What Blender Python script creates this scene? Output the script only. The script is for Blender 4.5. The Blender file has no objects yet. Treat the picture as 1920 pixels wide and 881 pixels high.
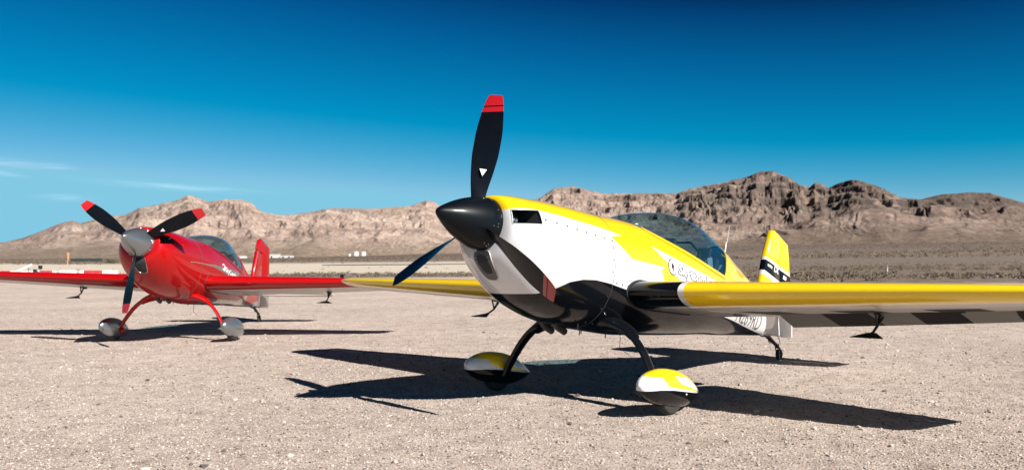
import bpy, bmesh, math, random
import numpy as np
from mathutils import Vector, Matrix

sc = bpy.context.scene
COL = sc.collection
rad = math.radians

# ------------------------------------------------------------------ camera
CAM_H, CAM_P, CAM_R = 1.196, 0.032, -0.0043
cd = bpy.data.cameras.new('camera'); cam = bpy.data.objects.new('camera', cd); COL.objects.link(cam)
cd.sensor_width = 36.0; cd.lens = 36.0 * 1546.4 / 1920.0
cd.clip_start = 0.05; cd.clip_end = 30000
cam.matrix_world = (Matrix.Translation((0, 0, CAM_H)) @ Matrix.Rotation(math.pi/2 + CAM_P, 4, 'X')
                    @ Matrix.Rotation(CAM_R, 4, 'Z'))
cd.dof.use_dof = True; cd.dof.focus_distance = 6.6; cd.dof.aperture_fstop = 4.0
sc.camera = cam

# ------------------------------------------------------------------ sky and sun
SUN = Vector((0.893, -0.934, 1.0)).normalized()
EL = math.asin(SUN.z); AZ = math.atan2(SUN.x, SUN.y)
w = bpy.data.worlds.new('World'); sc.world = w; w.use_nodes = True
nt = w.node_tree; N = nt.nodes; L = nt.links
bg = N['Background']
sky = N.new('ShaderNodeTexSky'); sky.sky_type = 'NISHITA'; sky.sun_disc = False
sky.sun_elevation = EL; sky.sun_rotation = AZ
sky.altitude = 3000; sky.air_density = 0.8; sky.dust_density = 0.1; sky.ozone_density = 6
# per-channel response of the sky: a polarised, deep desert blue
ssep = N.new('ShaderNodeSeparateColor'); scmb = N.new('ShaderNodeCombineColor'); L.new(sky.outputs[0], ssep.inputs[0])
def M(op, a, b=None, clamp=False):
    n = N.new('ShaderNodeMath'); n.operation = op; n.use_clamp = clamp
    for i, v in enumerate((a, b)):
        if v is None: continue
        if isinstance(v, (int, float)): n.inputs[i].default_value = v
        else: L.new(v, n.inputs[i])
    return n.outputs[0]
EXPO = 1.0; SK = 1.0/(0.11*2**EXPO)
for i, (lo_, lim, g_, c_) in enumerate(((1.35, 2.35, 1.3, .23), (1.33, 4.8, .80, .215), (3.1, 8.2, .5, .34))):
    L.new(M('MULTIPLY', M('POWER', M('MAXIMUM', M('SUBTRACT', M('MINIMUM', ssep.outputs[i], lim), lo_), 0.012), g_), c_*SK), scmb.inputs[i])
# thin cirrus, fixed to compass directions of the sky
tc = N.new('ShaderNodeTexCoord'); sep = N.new('ShaderNodeSeparateXYZ'); L.new(tc.outputs['Generated'], sep.inputs[0])
az = M('ARCTAN2', sep.outputs[0], sep.outputs[1]); el = M('ARCSINE', sep.outputs[2])
cmb = N.new('ShaderNodeCombineXYZ'); L.new(M('MULTIPLY', az, 14), cmb.inputs[0]); L.new(M('MULTIPLY', el, 190), cmb.inputs[1])
nz = N.new('ShaderNodeTexNoise'); nz.inputs['Scale'].default_value = 1.6; nz.inputs['Detail'].default_value = 6
L.new(cmb.outputs[0], nz.inputs['Vector'])
def blob(a0, e0, sa, se, slope=0.0):
    da = M('SUBTRACT', az, a0)
    de = M('SUBTRACT', M('SUBTRACT', el, e0), M('MULTIPLY', da, slope))
    q = M('ADD', M('POWER', M('ABSOLUTE', M('DIVIDE', da, sa)), 2.0), M('POWER', M('ABSOLUTE', M('DIVIDE', de, se)), 2.0))
    return M('EXPONENT', M('MULTIPLY', q, -1.0))
cl = blob(-0.385, 0.0850, 0.062, 0.0030, -0.045)
for b in (blob(-0.555, 0.1040, 0.04, 0.004, -0.05), blob(-0.505, 0.1025, 0.013, 0.0024), blob(-0.555, 0.0930, 0.016, 0.002, -.1),
          blob(-0.50, 0.070, 0.02, 0.003)):
    cl = M('ADD', cl, M('MULTIPLY', b, 0.8))
cl = M('MULTIPLY', cl, M('MULTIPLY', M('SUBTRACT', nz.outputs[0], 0.22), 2.0, True))
cl = M('MULTIPLY', cl, 0.42, True)
mx = N.new('ShaderNodeMix'); mx.data_type = 'RGBA'; L.new(cl, mx.inputs[0]); L.new(scmb.outputs[0], mx.inputs[6])
mx.inputs[7].default_value = (3.6, 5.0, 5.6, 1)
L.new(mx.outputs[2], bg.inputs[0]); bg.inputs[1].default_value = 0.11

sl = bpy.data.lights.new('sun', 'SUN'); so = bpy.data.objects.new('sun', sl); COL.objects.link(so)
sl.energy = 5.0; sl.angle = rad(0.5); sl.color = (1.0, 0.95, 0.87)
so.rotation_euler = SUN.to_track_quat('Z', 'Y').to_euler()
vs = sc.view_settings; vs.view_transform = 'Standard'; vs.look = 'None'; vs.gamma = 1; vs.use_curve_mapping = False
vs.exposure = EXPO
sc.cycles.max_bounces = 8; sc.cycles.transparent_max_bounces = 12

# ------------------------------------------------------------------ helpers
def tag(o, label=None, cat=None, group=None, kind=None):
    if label: o['label'] = label
    if cat: o['category'] = cat
    if group: o['group'] = group
    if kind: o['kind'] = kind
    return o
def empty(name, loc=(0, 0, 0), rz=0.0):
    o = bpy.data.objects.new(name, None); COL.objects.link(o); o.location = loc; o.rotation_euler = (0, 0, rz)
    o.empty_display_size = 0.2
    return o
def link(name, me, mats=(), parent=None):
    o = bpy.data.objects.new(name, me); COL.objects.link(o)
    for m in mats: me.materials.append(m)
    if parent: o.parent = parent
    return o
def np_mesh(name, V, F, smooth=True):
    """V (n,3), F (m,k) numpy arrays of one face size."""
    me = bpy.data.meshes.new(name); V = np.asarray(V, np.float32); F = np.asarray(F, np.int32)
    k = F.shape[1]
    me.vertices.add(len(V)); me.vertices.foreach_set('co', V.ravel())
    me.loops.add(F.size); me.loops.foreach_set('vertex_index', F.ravel())
    me.polygons.add(len(F)); me.polygons.foreach_set('loop_start', np.arange(0, F.size, k, dtype=np.int32))
    me.polygons.foreach_set('use_smooth', np.full(len(F), smooth))
    me.update(calc_edges=True); me.validate()
    return me
def bm_obj(name, bm, mats, parent=None, smooth=True, sharp=35):
    for f in bm.faces: f.smooth = smooth
    me = bpy.data.meshes.new(name); bm.to_mesh(me); bm.free()
    if smooth: me.set_sharp_from_angle(angle=rad(sharp))
    return link(name, me, mats, parent)
def loft(rings, cap0=True, cap1=True, closed=True, bm=None):
    bm = bm or bmesh.new(); R = [[bm.verts.new(p) for p in r] for r in rings]
    n = len(R[0]); m = n if closed else n - 1
    for a, b in zip(R, R[1:]):
        for i in range(m):
            j = (i + 1) % n
            try: bm.faces.new((a[i], a[j], b[j], b[i]))
            except ValueError: pass
    if cap0: bm.faces.new(R[0][::-1])
    if cap1: bm.faces.new(R[-1])
    bmesh.ops.recalc_face_normals(bm, faces=bm.faces)
    return bm
def box(bm, c, s, rot=None):
    m = Matrix.Translation(c) @ (rot.to_4x4() if rot else Matrix()) @ Matrix.Diagonal((*s, 1))
    return bmesh.ops.create_cube(bm, size=1, matrix=m)['verts']
def bevel(bm, w, seg=2):
    bmesh.ops.bevel(bm, geom=bm.edges[:], offset=w, segments=seg, affect='EDGES', profile=0.6)
def tube(pts, rr, seg=12, bm=None, flat=None, cap=True):
    """tube along pts with radius list; flat=(a,b) gives elliptical section: a along body x, b across."""
    rr = rr if hasattr(rr, '__len__') else [rr]*len(pts)
    P = [Vector(p) for p in pts]; rings = []
    for i, p in enumerate(P):
        t = (P[min(i+1, len(P)-1)] - P[max(i-1, 0)]).normalized()
        if flat: u = Vector((1, 0, 0)); u = (u - t*u.dot(t)).normalized()
        else:
            u = t.orthogonal().normalized() if i == 0 else (pu - t*pu.dot(t)).normalized()
        pu = u; v = t.cross(u); r = rr[i]
        fa, fb = flat if flat else (1, 1)
        rings.append([p + u*(r*fa*math.cos(a)) + v*(r*fb*math.sin(a)) for a in [2*math.pi*k/seg for k in range(seg)]])
    return loft(rings, cap, cap, True, bm)
def revolve(prof, axis='x', seg=48, bm=None, cap=(True, True), squash=(1, 1), origin=(0, 0, 0)):
    """prof list of (along, radius)."""
    rings = []
    for a, r in prof:
        ring = []
        for k in range(seg):
            t = 2*math.pi*k/seg; p, q = r*math.cos(t)*squash[0], r*math.sin(t)*squash[1]
            v = {'x': (a, p, q), 'y': (p, a, q), 'z': (p, q, a)}[axis]
            ring.append(Vector(v) + Vector(origin))
        rings.append(ring)
    return loft(rings, cap[0], cap[1], True, bm)
def pchip(xs, ys):
    xs = np.array(xs, float); ys = np.array(ys, float); o = np.argsort(xs); xs = xs[o]; ys = ys[o]
    h = np.diff(xs); d = np.diff(ys)/h; m = np.zeros_like(ys); m[0] = d[0]; m[-1] = d[-1]
    for i in range(1, len(xs)-1):
        if d[i-1]*d[i] > 0:
            w1 = 2*h[i]+h[i-1]; w2 = h[i]+2*h[i-1]; m[i] = (w1+w2)/(w1/d[i-1]+w2/d[i])
    def f(x):
        x = min(max(x, xs[0]), xs[-1]); i = int(min(np.searchsorted(xs, x, 'right')-1, len(xs)-2))
        t = (x-xs[i])/h[i]; t2 = t*t; t3 = t2*t
        return float((2*t3-3*t2+1)*ys[i] + (t3-2*t2+t)*h[i]*m[i] + (-2*t3+3*t2)*ys[i+1] + (t3-t2)*h[i]*m[i+1])
    return f
def in_poly(p, poly):
    x, y = p; c = False; n = len(poly)
    for i in range(n):
        x1, y1 = poly[i]; x2, y2 = poly[(i+1) % n]
        if (y1 > y) != (y2 > y) and x < (x2-x1)*(y-y1)/(y2-y1)+x1: c = not c
    return c
def cut_lines(bm, segs, ax=(0, 2), cond=None):
    """slice faces lying across segments given in two of the coordinates, extruded along the third."""
    third = ({0, 1, 2} - set(ax)).pop(); e = [0, 0, 0]; e[third] = 1; e = Vector(e)
    for (a, b) in segs:
        d = [0, 0, 0]; d[ax[0]] = b[0]-a[0]; d[ax[1]] = b[1]-a[1]; d = Vector(d)
        nrm = d.cross(e).normalized(); co = [0, 0, 0]; co[ax[0]] = a[0]; co[ax[1]] = a[1]
        x0, x1 = sorted((a[0], b[0])); y0, y1 = sorted((a[1], b[1]))
        fs = []
        for f in bm.faces:
            if cond and not cond(f): continue
            xs = [v.co[ax[0]] for v in f.verts]; ys = [v.co[ax[1]] for v in f.verts]
            if max(xs) >= x0 and min(xs) <= x1 and max(ys) >= y0 and min(ys) <= y1: fs.append(f)
        if not fs: continue
        g = set(fs)
        for f in fs: g.update(f.edges); g.update(f.verts)
        bmesh.ops.bisect_plane(bm, geom=list(g), dist=1e-5, plane_co=co, plane_no=nrm)
def poly_segs(p, closed=True):
    n = len(p); return [(p[i], p[(i+1) % n]) for i in range(n if closed else n-1)]

# numpy noise ------------------------------------------------------
def _hash(ix, iy, seed):
    h = (ix.astype(np.int64)*374761393 + iy.astype(np.int64)*668265263 + seed*1442695041) & 0x7fffffff
    h = ((h ^ (h >> 13))*1274126177) & 0x7fffffff
    return ((h ^ (h >> 16)) & 0xffff)/65535.0
def vnoise(x, y, seed=0):
    ix = np.floor(x); iy = np.floor(y); fx = x-ix; fy = y-iy
    fx = fx*fx*fx*(fx*(fx*6-15)+10); fy = fy*fy*fy*(fy*(fy*6-15)+10)
    ix = ix.astype(np.int64); iy = iy.astype(np.int64)
    a = _hash(ix, iy, seed); b = _hash(ix+1, iy, seed); c = _hash(ix, iy+1, seed); d = _hash(ix+1, iy+1, seed)
    return (a*(1-fx)+b*fx)*(1-fy) + (c*(1-fx)+d*fx)*fy
def fbm(x, y, o=5, seed=0, g=.5):
    s = 0; a = 1; t = 0
    for k in range(o): s = s + a*vnoise(x*2**k+17.3*k, y*2**k+5.1*k, seed+k); t += a; a *= g
    return s/t
def ridged(x, y, o=5, seed=0, g=.5):
    s = 0; a = 1; t = 0
    for k in range(o):
        s = s + a*(1-np.abs(2*vnoise(x*2**k+7.3*k, y*2**k+3.1*k, seed+k)-1)); t += a; a *= g
    return s/t

# materials ---------------------------------------------------------
def newmat(name):
    m = bpy.data.materials.new(name); m.use_nodes = True; return m, m.node_tree, m.node_tree.nodes['Principled BSDF']
def paint(name, col, rough=.3, metal=0., coat=1., coat_rough=.03, vary=.04, spec=.5, dust=0.0):
    m, t, b = newmat(name); b.inputs['Roughness'].default_value = rough; b.inputs['Metallic'].default_value = metal
    b.inputs['Coat Weight'].default_value = coat; b.inputs['Coat Roughness'].default_value = coat_rough
    b.inputs['Specular IOR Level'].default_value = spec
    tcn = t.nodes.new('ShaderNodeTexCoord'); n = t.nodes.new('ShaderNodeTexNoise'); n.inputs['Scale'].default_value = 7; n.inputs['Detail'].default_value = 8
    t.links.new(tcn.outputs['Object'], n.inputs['Vector'])
    mr = t.nodes.new('ShaderNodeMapRange'); mr.inputs['To Min'].default_value = 1-vary; mr.inputs['To Max'].default_value = 1+vary
    t.links.new(n.outputs[0], mr.inputs[0])
    mm = t.nodes.new('ShaderNodeMix'); mm.data_type = 'RGBA'; mm.blend_type = 'MULTIPLY'; mm.inputs[0].default_value = 1
    mm.inputs[6].default_value = (*col, 1); t.links.new(mr.outputs[0], mm.inputs[7])
    out = mm.outputs[2]
    if dust > 0:
        n2 = t.nodes.new('ShaderNodeTexNoise'); n2.inputs['Scale'].default_value = 40; n2.inputs['Detail'].default_value = 6
        t.links.new(tcn.outputs['Object'], n2.inputs['Vector'])
        m2 = t.nodes.new('ShaderNodeMapRange'); m2.inputs['From Min'].default_value = .45; m2.inputs['From Max'].default_value = .8
        m2.inputs['To Max'].default_value = dust; t.links.new(n2.outputs[0], m2.inputs[0])
        m3 = t.nodes.new('ShaderNodeMix'); m3.data_type = 'RGBA'; t.links.new(m2.outputs[0], m3.inputs[0]); t.links.new(out, m3.inputs[6])
        m3.inputs[7].default_value = (.36, .3, .24, 1); out = m3.outputs[2]
    t.links.new(out, b.inputs['Base Color'])
    return m
def basic(name, col, rough=.6, metal=0., vary=.08, scale=30): 
    m = paint(name, col, rough, metal, 0., .1, vary); return m

MAT = {}
MAT['yellow'] = paint('yellow_paint', (.80, .53, .006), .28, dust=.03)
MAT['white'] = paint('white_paint', (.60, .60, .61), .28, vary=.02, dust=.04)
MAT['black'] = paint('black_paint', (.003, .004, .006), .14, coat=.38, vary=.2, spec=.12)
MAT['screwred'] = basic('screw_red', (.25, .01, .012), .4, .5)
MAT['matblack'] = paint('underside_black', (.004, .004, .005), .6, coat=.0, spec=.08)
MAT['greyband'] = paint('underside_grey', (.15, .15, .135), .5, coat=.0, spec=.15)
MAT['red'] = paint('red_paint', (.33, .001, .002), .36, coat=.55, spec=.12, dust=.01)
MAT['silver'] = paint('silver_paint', (.27, .30, .33), .34, metal=.85, coat=.6, coat_rough=.12)
MAT['greywhite'] = paint('underside_white', (.42, .40, .385), .45, coat=.3, coat_rough=.1, dust=.12)
MAT['blade'] = paint('blade_black', (.0025, .0035, .006), .4, coat=.26, coat_rough=.07, vary=.3, spec=.05)
MAT['bladered'] = paint('blade_tip_red', (.36, .006, .010), .35, coat=.4, coat_rough=.15)
MAT['spinblack'] = paint('spinner_black', (.0018, .0035, .006), .40, coat=.16, coat_rough=.15, vary=.1, spec=.10)
MAT['rubber'] = basic('rubber', (.02, .02, .02), .85)
MAT['dark'] = basic('dark_metal', (.025, .027, .03), .45, .4)
MAT['metal'] = basic('bare_metal', (.55, .55, .55), .3, 1.)
MAT['interior'] = basic('cockpit_dark', (.02, .022, .025), .8)
MAT['seat'] = basic('seat_fabric', (.035, .037, .04), .9)
MAT['belt'] = basic('belt_webbing', (.25, .27, .3), .8)
MAT['textwhite'] = basic('lettering_white', (.8, .8, .8), .4)
MAT['textblack'] = basic('lettering_black', (.015, .015, .02), .4)
MAT['textgrey'] = basic('lettering_grey', (.09, .09, .1), .4)
MAT['textred'] = basic('lettering_red', (.6, .04, .03), .4)
MAT['seam'] = basic('seam_gap', (.04, .04, .04), .7)
MAT['greystripe'] = paint('grey_stripe', (.22, .20, .20), .3, metal=.3)
def glassmat():
    m, t, b = newmat('canopy_acrylic'); t.nodes.remove(b); o = t.nodes['Material Output']
    tr = t.nodes.new('ShaderNodeBsdfTransparent'); tr.inputs[0].default_value = (.50, .66, .72, 1)
    gl = t.nodes.new('ShaderNodeBsdfGlossy'); gl.inputs['Roughness'].default_value = .02; gl.inputs[0].default_value = (.9, .95, 1, 1)
    lw = t.nodes.new('ShaderNodeLayerWeight'); lw.inputs[0].default_value = .5
    p5 = t.nodes.new('ShaderNodeMath'); p5.operation = 'POWER'; p5.inputs[1].default_value = 4.5; t.links.new(lw.outputs['Facing'], p5.inputs[0])
    fr = t.nodes.new('ShaderNodeMath'); fr.operation = 'MULTIPLY_ADD'; fr.inputs[1].default_value = .75; fr.inputs[2].default_value = .045; t.links.new(p5.outputs[0], fr.inputs[0])
    mxs = t.nodes.new('ShaderNodeMixShader'); t.links.new(fr.outputs[0], mxs.inputs[0]); t.links.new(tr.outputs[0], mxs.inputs[1]); t.links.new(gl.outputs[0], mxs.inputs[2])
    t.links.new(mxs.outputs[0], o.inputs[0]); return m
MAT['glass'] = glassmat()
def meshmat():
    m, t, b = newmat('intake_mesh'); tcn = t.nodes.new('ShaderNodeTexCoord'); v = t.nodes.new('ShaderNodeTexVoronoi')
    v.feature = 'DISTANCE_TO_EDGE'; v.inputs['Scale'].default_value = 75; t.links.new(tcn.outputs['Object'], v.inputs['Vector'])
    v.inputs['Randomness'].default_value = .25
    r = t.nodes.new('ShaderNodeValToRGB'); r.color_ramp.elements[0].position = .07; r.color_ramp.elements[0].color = (.22, .21, .20, 1)
    r.color_ramp.elements[1].position = .11; r.color_ramp.elements[1].color = (.01, .01, .012, 1)
    t.links.new(v.outputs['Distance'], r.inputs[0]); t.links.new(r.outputs[0], b.inputs['Base Color'])
    b.inputs['Roughness'].default_value = .5; return m
MAT['mesh'] = meshmat()

# ------------------------------------------------------------------ ground
def rise(x, y):
    d = np.hypot(x, y); k = np.clip(x/np.maximum(y, 1)*1.0+0.45, 0, 1)
    s = 0.0075 + 0.021*k*k*(3-2*k)
    u = np.maximum(d-150, 0)
    return s*u*u/(u+350) * np.clip(y/400, 0, 1)
def axis_pts(core0, core1, step, lo, hi, g=1.06):
    a = list(np.arange(core0, core1, step)); s = step; x = a[-1]; 
    while x < hi: s *= g; x += s; a.append(x)
    s = step; x = a[0]; b = []
    while x > lo: s *= g; x -= s; b.append(x)
    return np.array(b[::-1]+a)
gx = axis_pts(-6.5, 6.5, .035, -9000, 9000, 1.06); gy = axis_pts(4.2, 11., .035, -3000, 9000, 1.035)
X, Y = np.meshgrid(gx, gy)
near = np.exp(-(np.hypot(X, Y-6)/30)**2)
Z = rise(X, Y) + near*(0.012*(fbm(X*9, Y*9, 3, 3)-.5) + 0.012*(fbm(X*.9, Y*.9, 2, 9)-.5))
far = np.clip((np.hypot(X, Y)-120)/400, 0, 1)
Z += far*1.2*(fbm(X/60, Y/60, 3, 21)-.5)
nx, ny = len(gx), len(gy)
idx = np.arange(nx*ny).reshape(ny, nx)
F = np.stack([idx[:-1, :-1], idx[:-1, 1:], idx[1:, 1:], idx[1:, :-1]], -1).reshape(-1, 4)
gme = np_mesh('ground', np.stack([X, Y, Z], -1).reshape(-1, 3), F)
def groundmat():
    m, t, b = newmat('desert_ground'); n = t.nodes; l = t.links
    geo = n.new('ShaderNodeNewGeometry'); P = geo.outputs['Position']
    def noise(s, d=6, r=.6, vec=P):
        k = n.new('ShaderNodeTexNoise'); k.inputs['Scale'].default_value = s; k.inputs['Detail'].default_value = d; k.inputs['Roughness'].default_value = r
        l.new(vec, k.inputs['Vector']); return k.outputs[0]
    def ramp(f, els):
        r = n.new('ShaderNodeValToRGB'); 
        while len(r.color_ramp.elements) < len(els): r.color_ramp.elements.new(.5)
        for e, (p, c) in zip(r.color_ramp.elements, els): e.position = p; e.color = (*c, 1)
        l.new(f, r.inputs[0]); return r.outputs[0]
    def mix(f, a, c, mode='MIX'):
        k = n.new('ShaderNodeMix'); k.data_type = 'RGBA'; k.blend_type = mode
        if isinstance(f, (int, float)): k.inputs[0].default_value = f
        else: l.new(f, k.inputs[0])
        l.new(a, k.inputs[6]); l.new(c, k.inputs[7]) if not isinstance(c, tuple) else setattr(k.inputs[7], 'default_value', (*c, 1))
        return k.outputs[2]
    def mth(op, a, c=None, clamp=False):
        k = n.new('ShaderNodeMath'); k.operation = op; k.use_clamp = clamp
        for i, v in enumerate((a, c)):
            if v is None: continue
            if isinstance(v, (int, float)): k.inputs[i].default_value = v
            else: l.new(v, k.inputs[i])
        return k.outputs[0]
    def mr(f, a, c, lo=0., hi=1.):
        k = n.new('ShaderNodeMapRange'); k.clamp = True
        for i, v in zip((1, 2, 3, 4), (a, c, lo, hi)): k.inputs[i].default_value = v
        l.new(f, k.inputs[0]); return k.outputs[0]
    sp = n.new('ShaderNodeSeparateXYZ'); l.new(P, sp.inputs[0]); px, py = sp.outputs[0], sp.outputs[1]
    # gravel pad
    fine = ramp(noise(70, 4, .8), [(.33, (.09, .072, .06)), (.41, (.315, .255, .225)), (.56, (.425, .36, .325)), (.70, (.60, .54, .495))])
    vor = n.new('ShaderNodeTexVoronoi'); vor.inputs['Scale'].default_value = 55; l.new(P, vor.inputs['Vector'])
    vc = n.new('ShaderNodeSeparateColor'); l.new(vor.outputs['Color'], vc.inputs[0])
    peb = ramp(vc.outputs[0], [(0, (.09, .07, .06)), (.12, (.28, .235, .20)), (.6, (.41, .355, .315)), (1, (.56, .51, .46))])
    pad = mix(.5, fine, peb)
    big = ramp(noise(.35, 5, .6), [(.3, (1.0, .965, .95)), (.7, (1.26, 1.23, 1.23))]); pad = mix(1., pad, big, 'MULTIPLY')
    med = ramp(noise(3.5, 5, .7), [(.32, (.74, .71, .69)), (.5, (.98, .97, .97)), (.7, (1.14, 1.14, 1.14))]); pad = mix(1., pad, med, 'MULTIPLY')
    # beyond the pad: pale graded strip on the left and centre, brown scrub on the right
    ndist = noise(.05, 4, .6); yw = mth('ADD', py, mth('MULTIPLY', mth('SUBTRACT', ndist, .5), 22))
    scrubc = ramp(noise(.8, 6, .7), [(.35, (.07, .052, .040)), (.5, (.145, .110, .088)), (.68, (.23, .18, .15))])
    sandc = ramp(noise(.5, 6, .7), [(.3, (.36, .31, .255)), (.7, (.52, .46, .385))])
    q = mth('DIVIDE', px, mth('MAXIMUM', py, 1.))
    qn = mth('ADD', q, mth('MULTIPLY', mth('SUBTRACT', noise(.012, 4, .6), .5), .12))
    right = mr(qn, .03, .16)
    strip = mth('MULTIPLY', mth('MULTIPLY', mr(yw, 82, 90), mr(yw, 330, 420, 1., 0.)), mth('SUBTRACT', 1., right), True)
    beyond = mix(strip, scrubc, sandc)
    fars = ramp(noise(.06, 8, .75), [(.38, (.045, .036, .029)), (.5, (.115, .086, .07)), (.66, (.205, .16, .138))])
    beyond = mix(mr(py, 500, 900), beyond, fars)
    leftpale = mix(1., fars, (1.25, 1.25, 1.22), 'MULTIPLY')
    edge = mth('ADD', py, mth('MULTIPLY', right, 22.))
    col = mix(mr(mth('ADD', edge, mth('MULTIPLY', mth('SUBTRACT', noise(.3, 4), .5), 9)), 62, 66), pad, beyond)
    l.new(col, b.inputs['Base Color']); b.inputs['Roughness'].default_value = .95; b.inputs['Specular IOR Level'].default_value = .15
    bp = n.new('ShaderNodeBump'); bp.inputs['Strength'].default_value = 1.; bp.inputs['Distance'].default_value = .011
    hgt = mth('ADD', noise(90, 4, .75), mth('MULTIPLY', mr(vor.outputs['Distance'], 0, .7, 1., 0.), .6)); l.new(hgt, bp.inputs['Height'])
    l.new(bp.outputs[0], b.inputs['Normal']); return m
ground = link('ground', gme, [groundmat()]); tag(ground, kind='structure')

# ------------------------------------------------------------------ mountains
SKYL = [(-400, 470), (-200, 462), (0, 455), (40, 447), (90, 428), (115, 417), (135, 413), (150, 418), (200, 405), (235, 402), (260, 390), (320, 378), (352, 366), (365, 369),
        (390, 378), (420, 373), (450, 374), (470, 380), (490, 397), (520, 403), (550, 402), (590, 396), (620, 390), (700, 391), (770, 386), (800, 375),
        (815, 379), (830, 390), (870, 392), (930, 384), (975, 378), (1010, 372), (1040, 353), (1075, 349), (1105, 356), (1130, 363), (1220, 362), (1270, 362), (1300, 352),
        (1350, 343), (1395, 333), (1430, 321), (1450, 320), (1480, 332), (1500, 345), (1520, 351), (1530, 342), (1543, 344), (1555, 352), (1575, 343), (1600, 336),
        (1620, 340), (1650, 350), (1690, 370), (1725, 374), (1770, 364), (1820, 360), (1860, 362), (1920, 380), (2050, 392), (2300, 410)]
sth = np.array([math.atan((x-960)/1546.4) for x, _ in SKYL]); sev = np.array([(490-y - (x-960)*0.0043)/1546.4*math.cos(math.atan((x-960)/1546.4)) for x, y in SKYL])
nth, nd = 1700, 330
TH = np.linspace(rad(-44), rad(44), nth); TT = np.linspace(0, 1.7, nd)
T2, H2 = np.meshgrid(TT, TH)           # (nth, nd)
E = np.interp(H2, sth, sev)
kk = np.clip((H2+.35)/.9, 0, 1)
D0 = 1500 + 500*np.sin(H2*9+1)*.4 - 200*kk; DR = 3700 + 350*np.sin(H2*7+.5) - 500*kk
D = D0 + (DR-D0)*T2
PX, PY = D*np.sin(H2), D*np.cos(H2)
base = rise(PX, PY)
ridge_h = E*DR + CAM_H
t = np.clip(T2, 0, 1)
warp = fbm(H2*14, T2*3, 4, 31)-.5
gul = ridged(H2*24+warp*4.5+T2*2.5, T2*2.6+warp*2.3, 6, 51, .5)
gul2 = ridged(PX/210+warp*1.5, PY/330, 6, 71, .55)
fine = fbm(PX/45, PY/60, 5, 91, .6)
lf = fbm(H2*9, T2*2.0, 3, 5)
top = np.clip((t-.50)/.30, 0, 1); top = top*top*(3-2*top)
p = .62*t**1.55 + .38*np.clip((t-.60)/.40, 0, 1)**.9
p = p + (t*(1-t))*(lf-.5)*1.3
H = base + (ridge_h-base)*p
rel = np.clip((ridge_h-base)/230, .3, 1.4)
env = np.clip(t*2.2, 0, 1)**1.2
est = np.clip((H2+.05)/.35, 0, 1)
H += env*rel*((gul-.62)*(20+(26+10*est)*top) + (gul2-.6)*(32+22*top+8*est) + (fine-.5)*(12+32*top))*(0.35+.65*np.clip((1-t)*4, 0, 1))
st = 36.0; hh = H/st + .5*(fbm(H2*12, T2*3, 3, 44)-.5); fr_ = hh-np.floor(hh); stepd = (np.floor(hh)+np.clip((fr_-.5)*2.6+.5, 0, 1))*st - .5*st*(fbm(H2*12, T2*3, 3, 44)-.5)
sw = env*(.12+.45*top)
H = H*(1-sw) + stepd*sw
cap = (E + 0.0006*(fbm(H2*160, T2*0, 3, 13)-.5)*2)*D + CAM_H
H = np.where(t < 1, np.minimum(H, cap*np.clip(.93+.07*t, 0, 1)), H)
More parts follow.
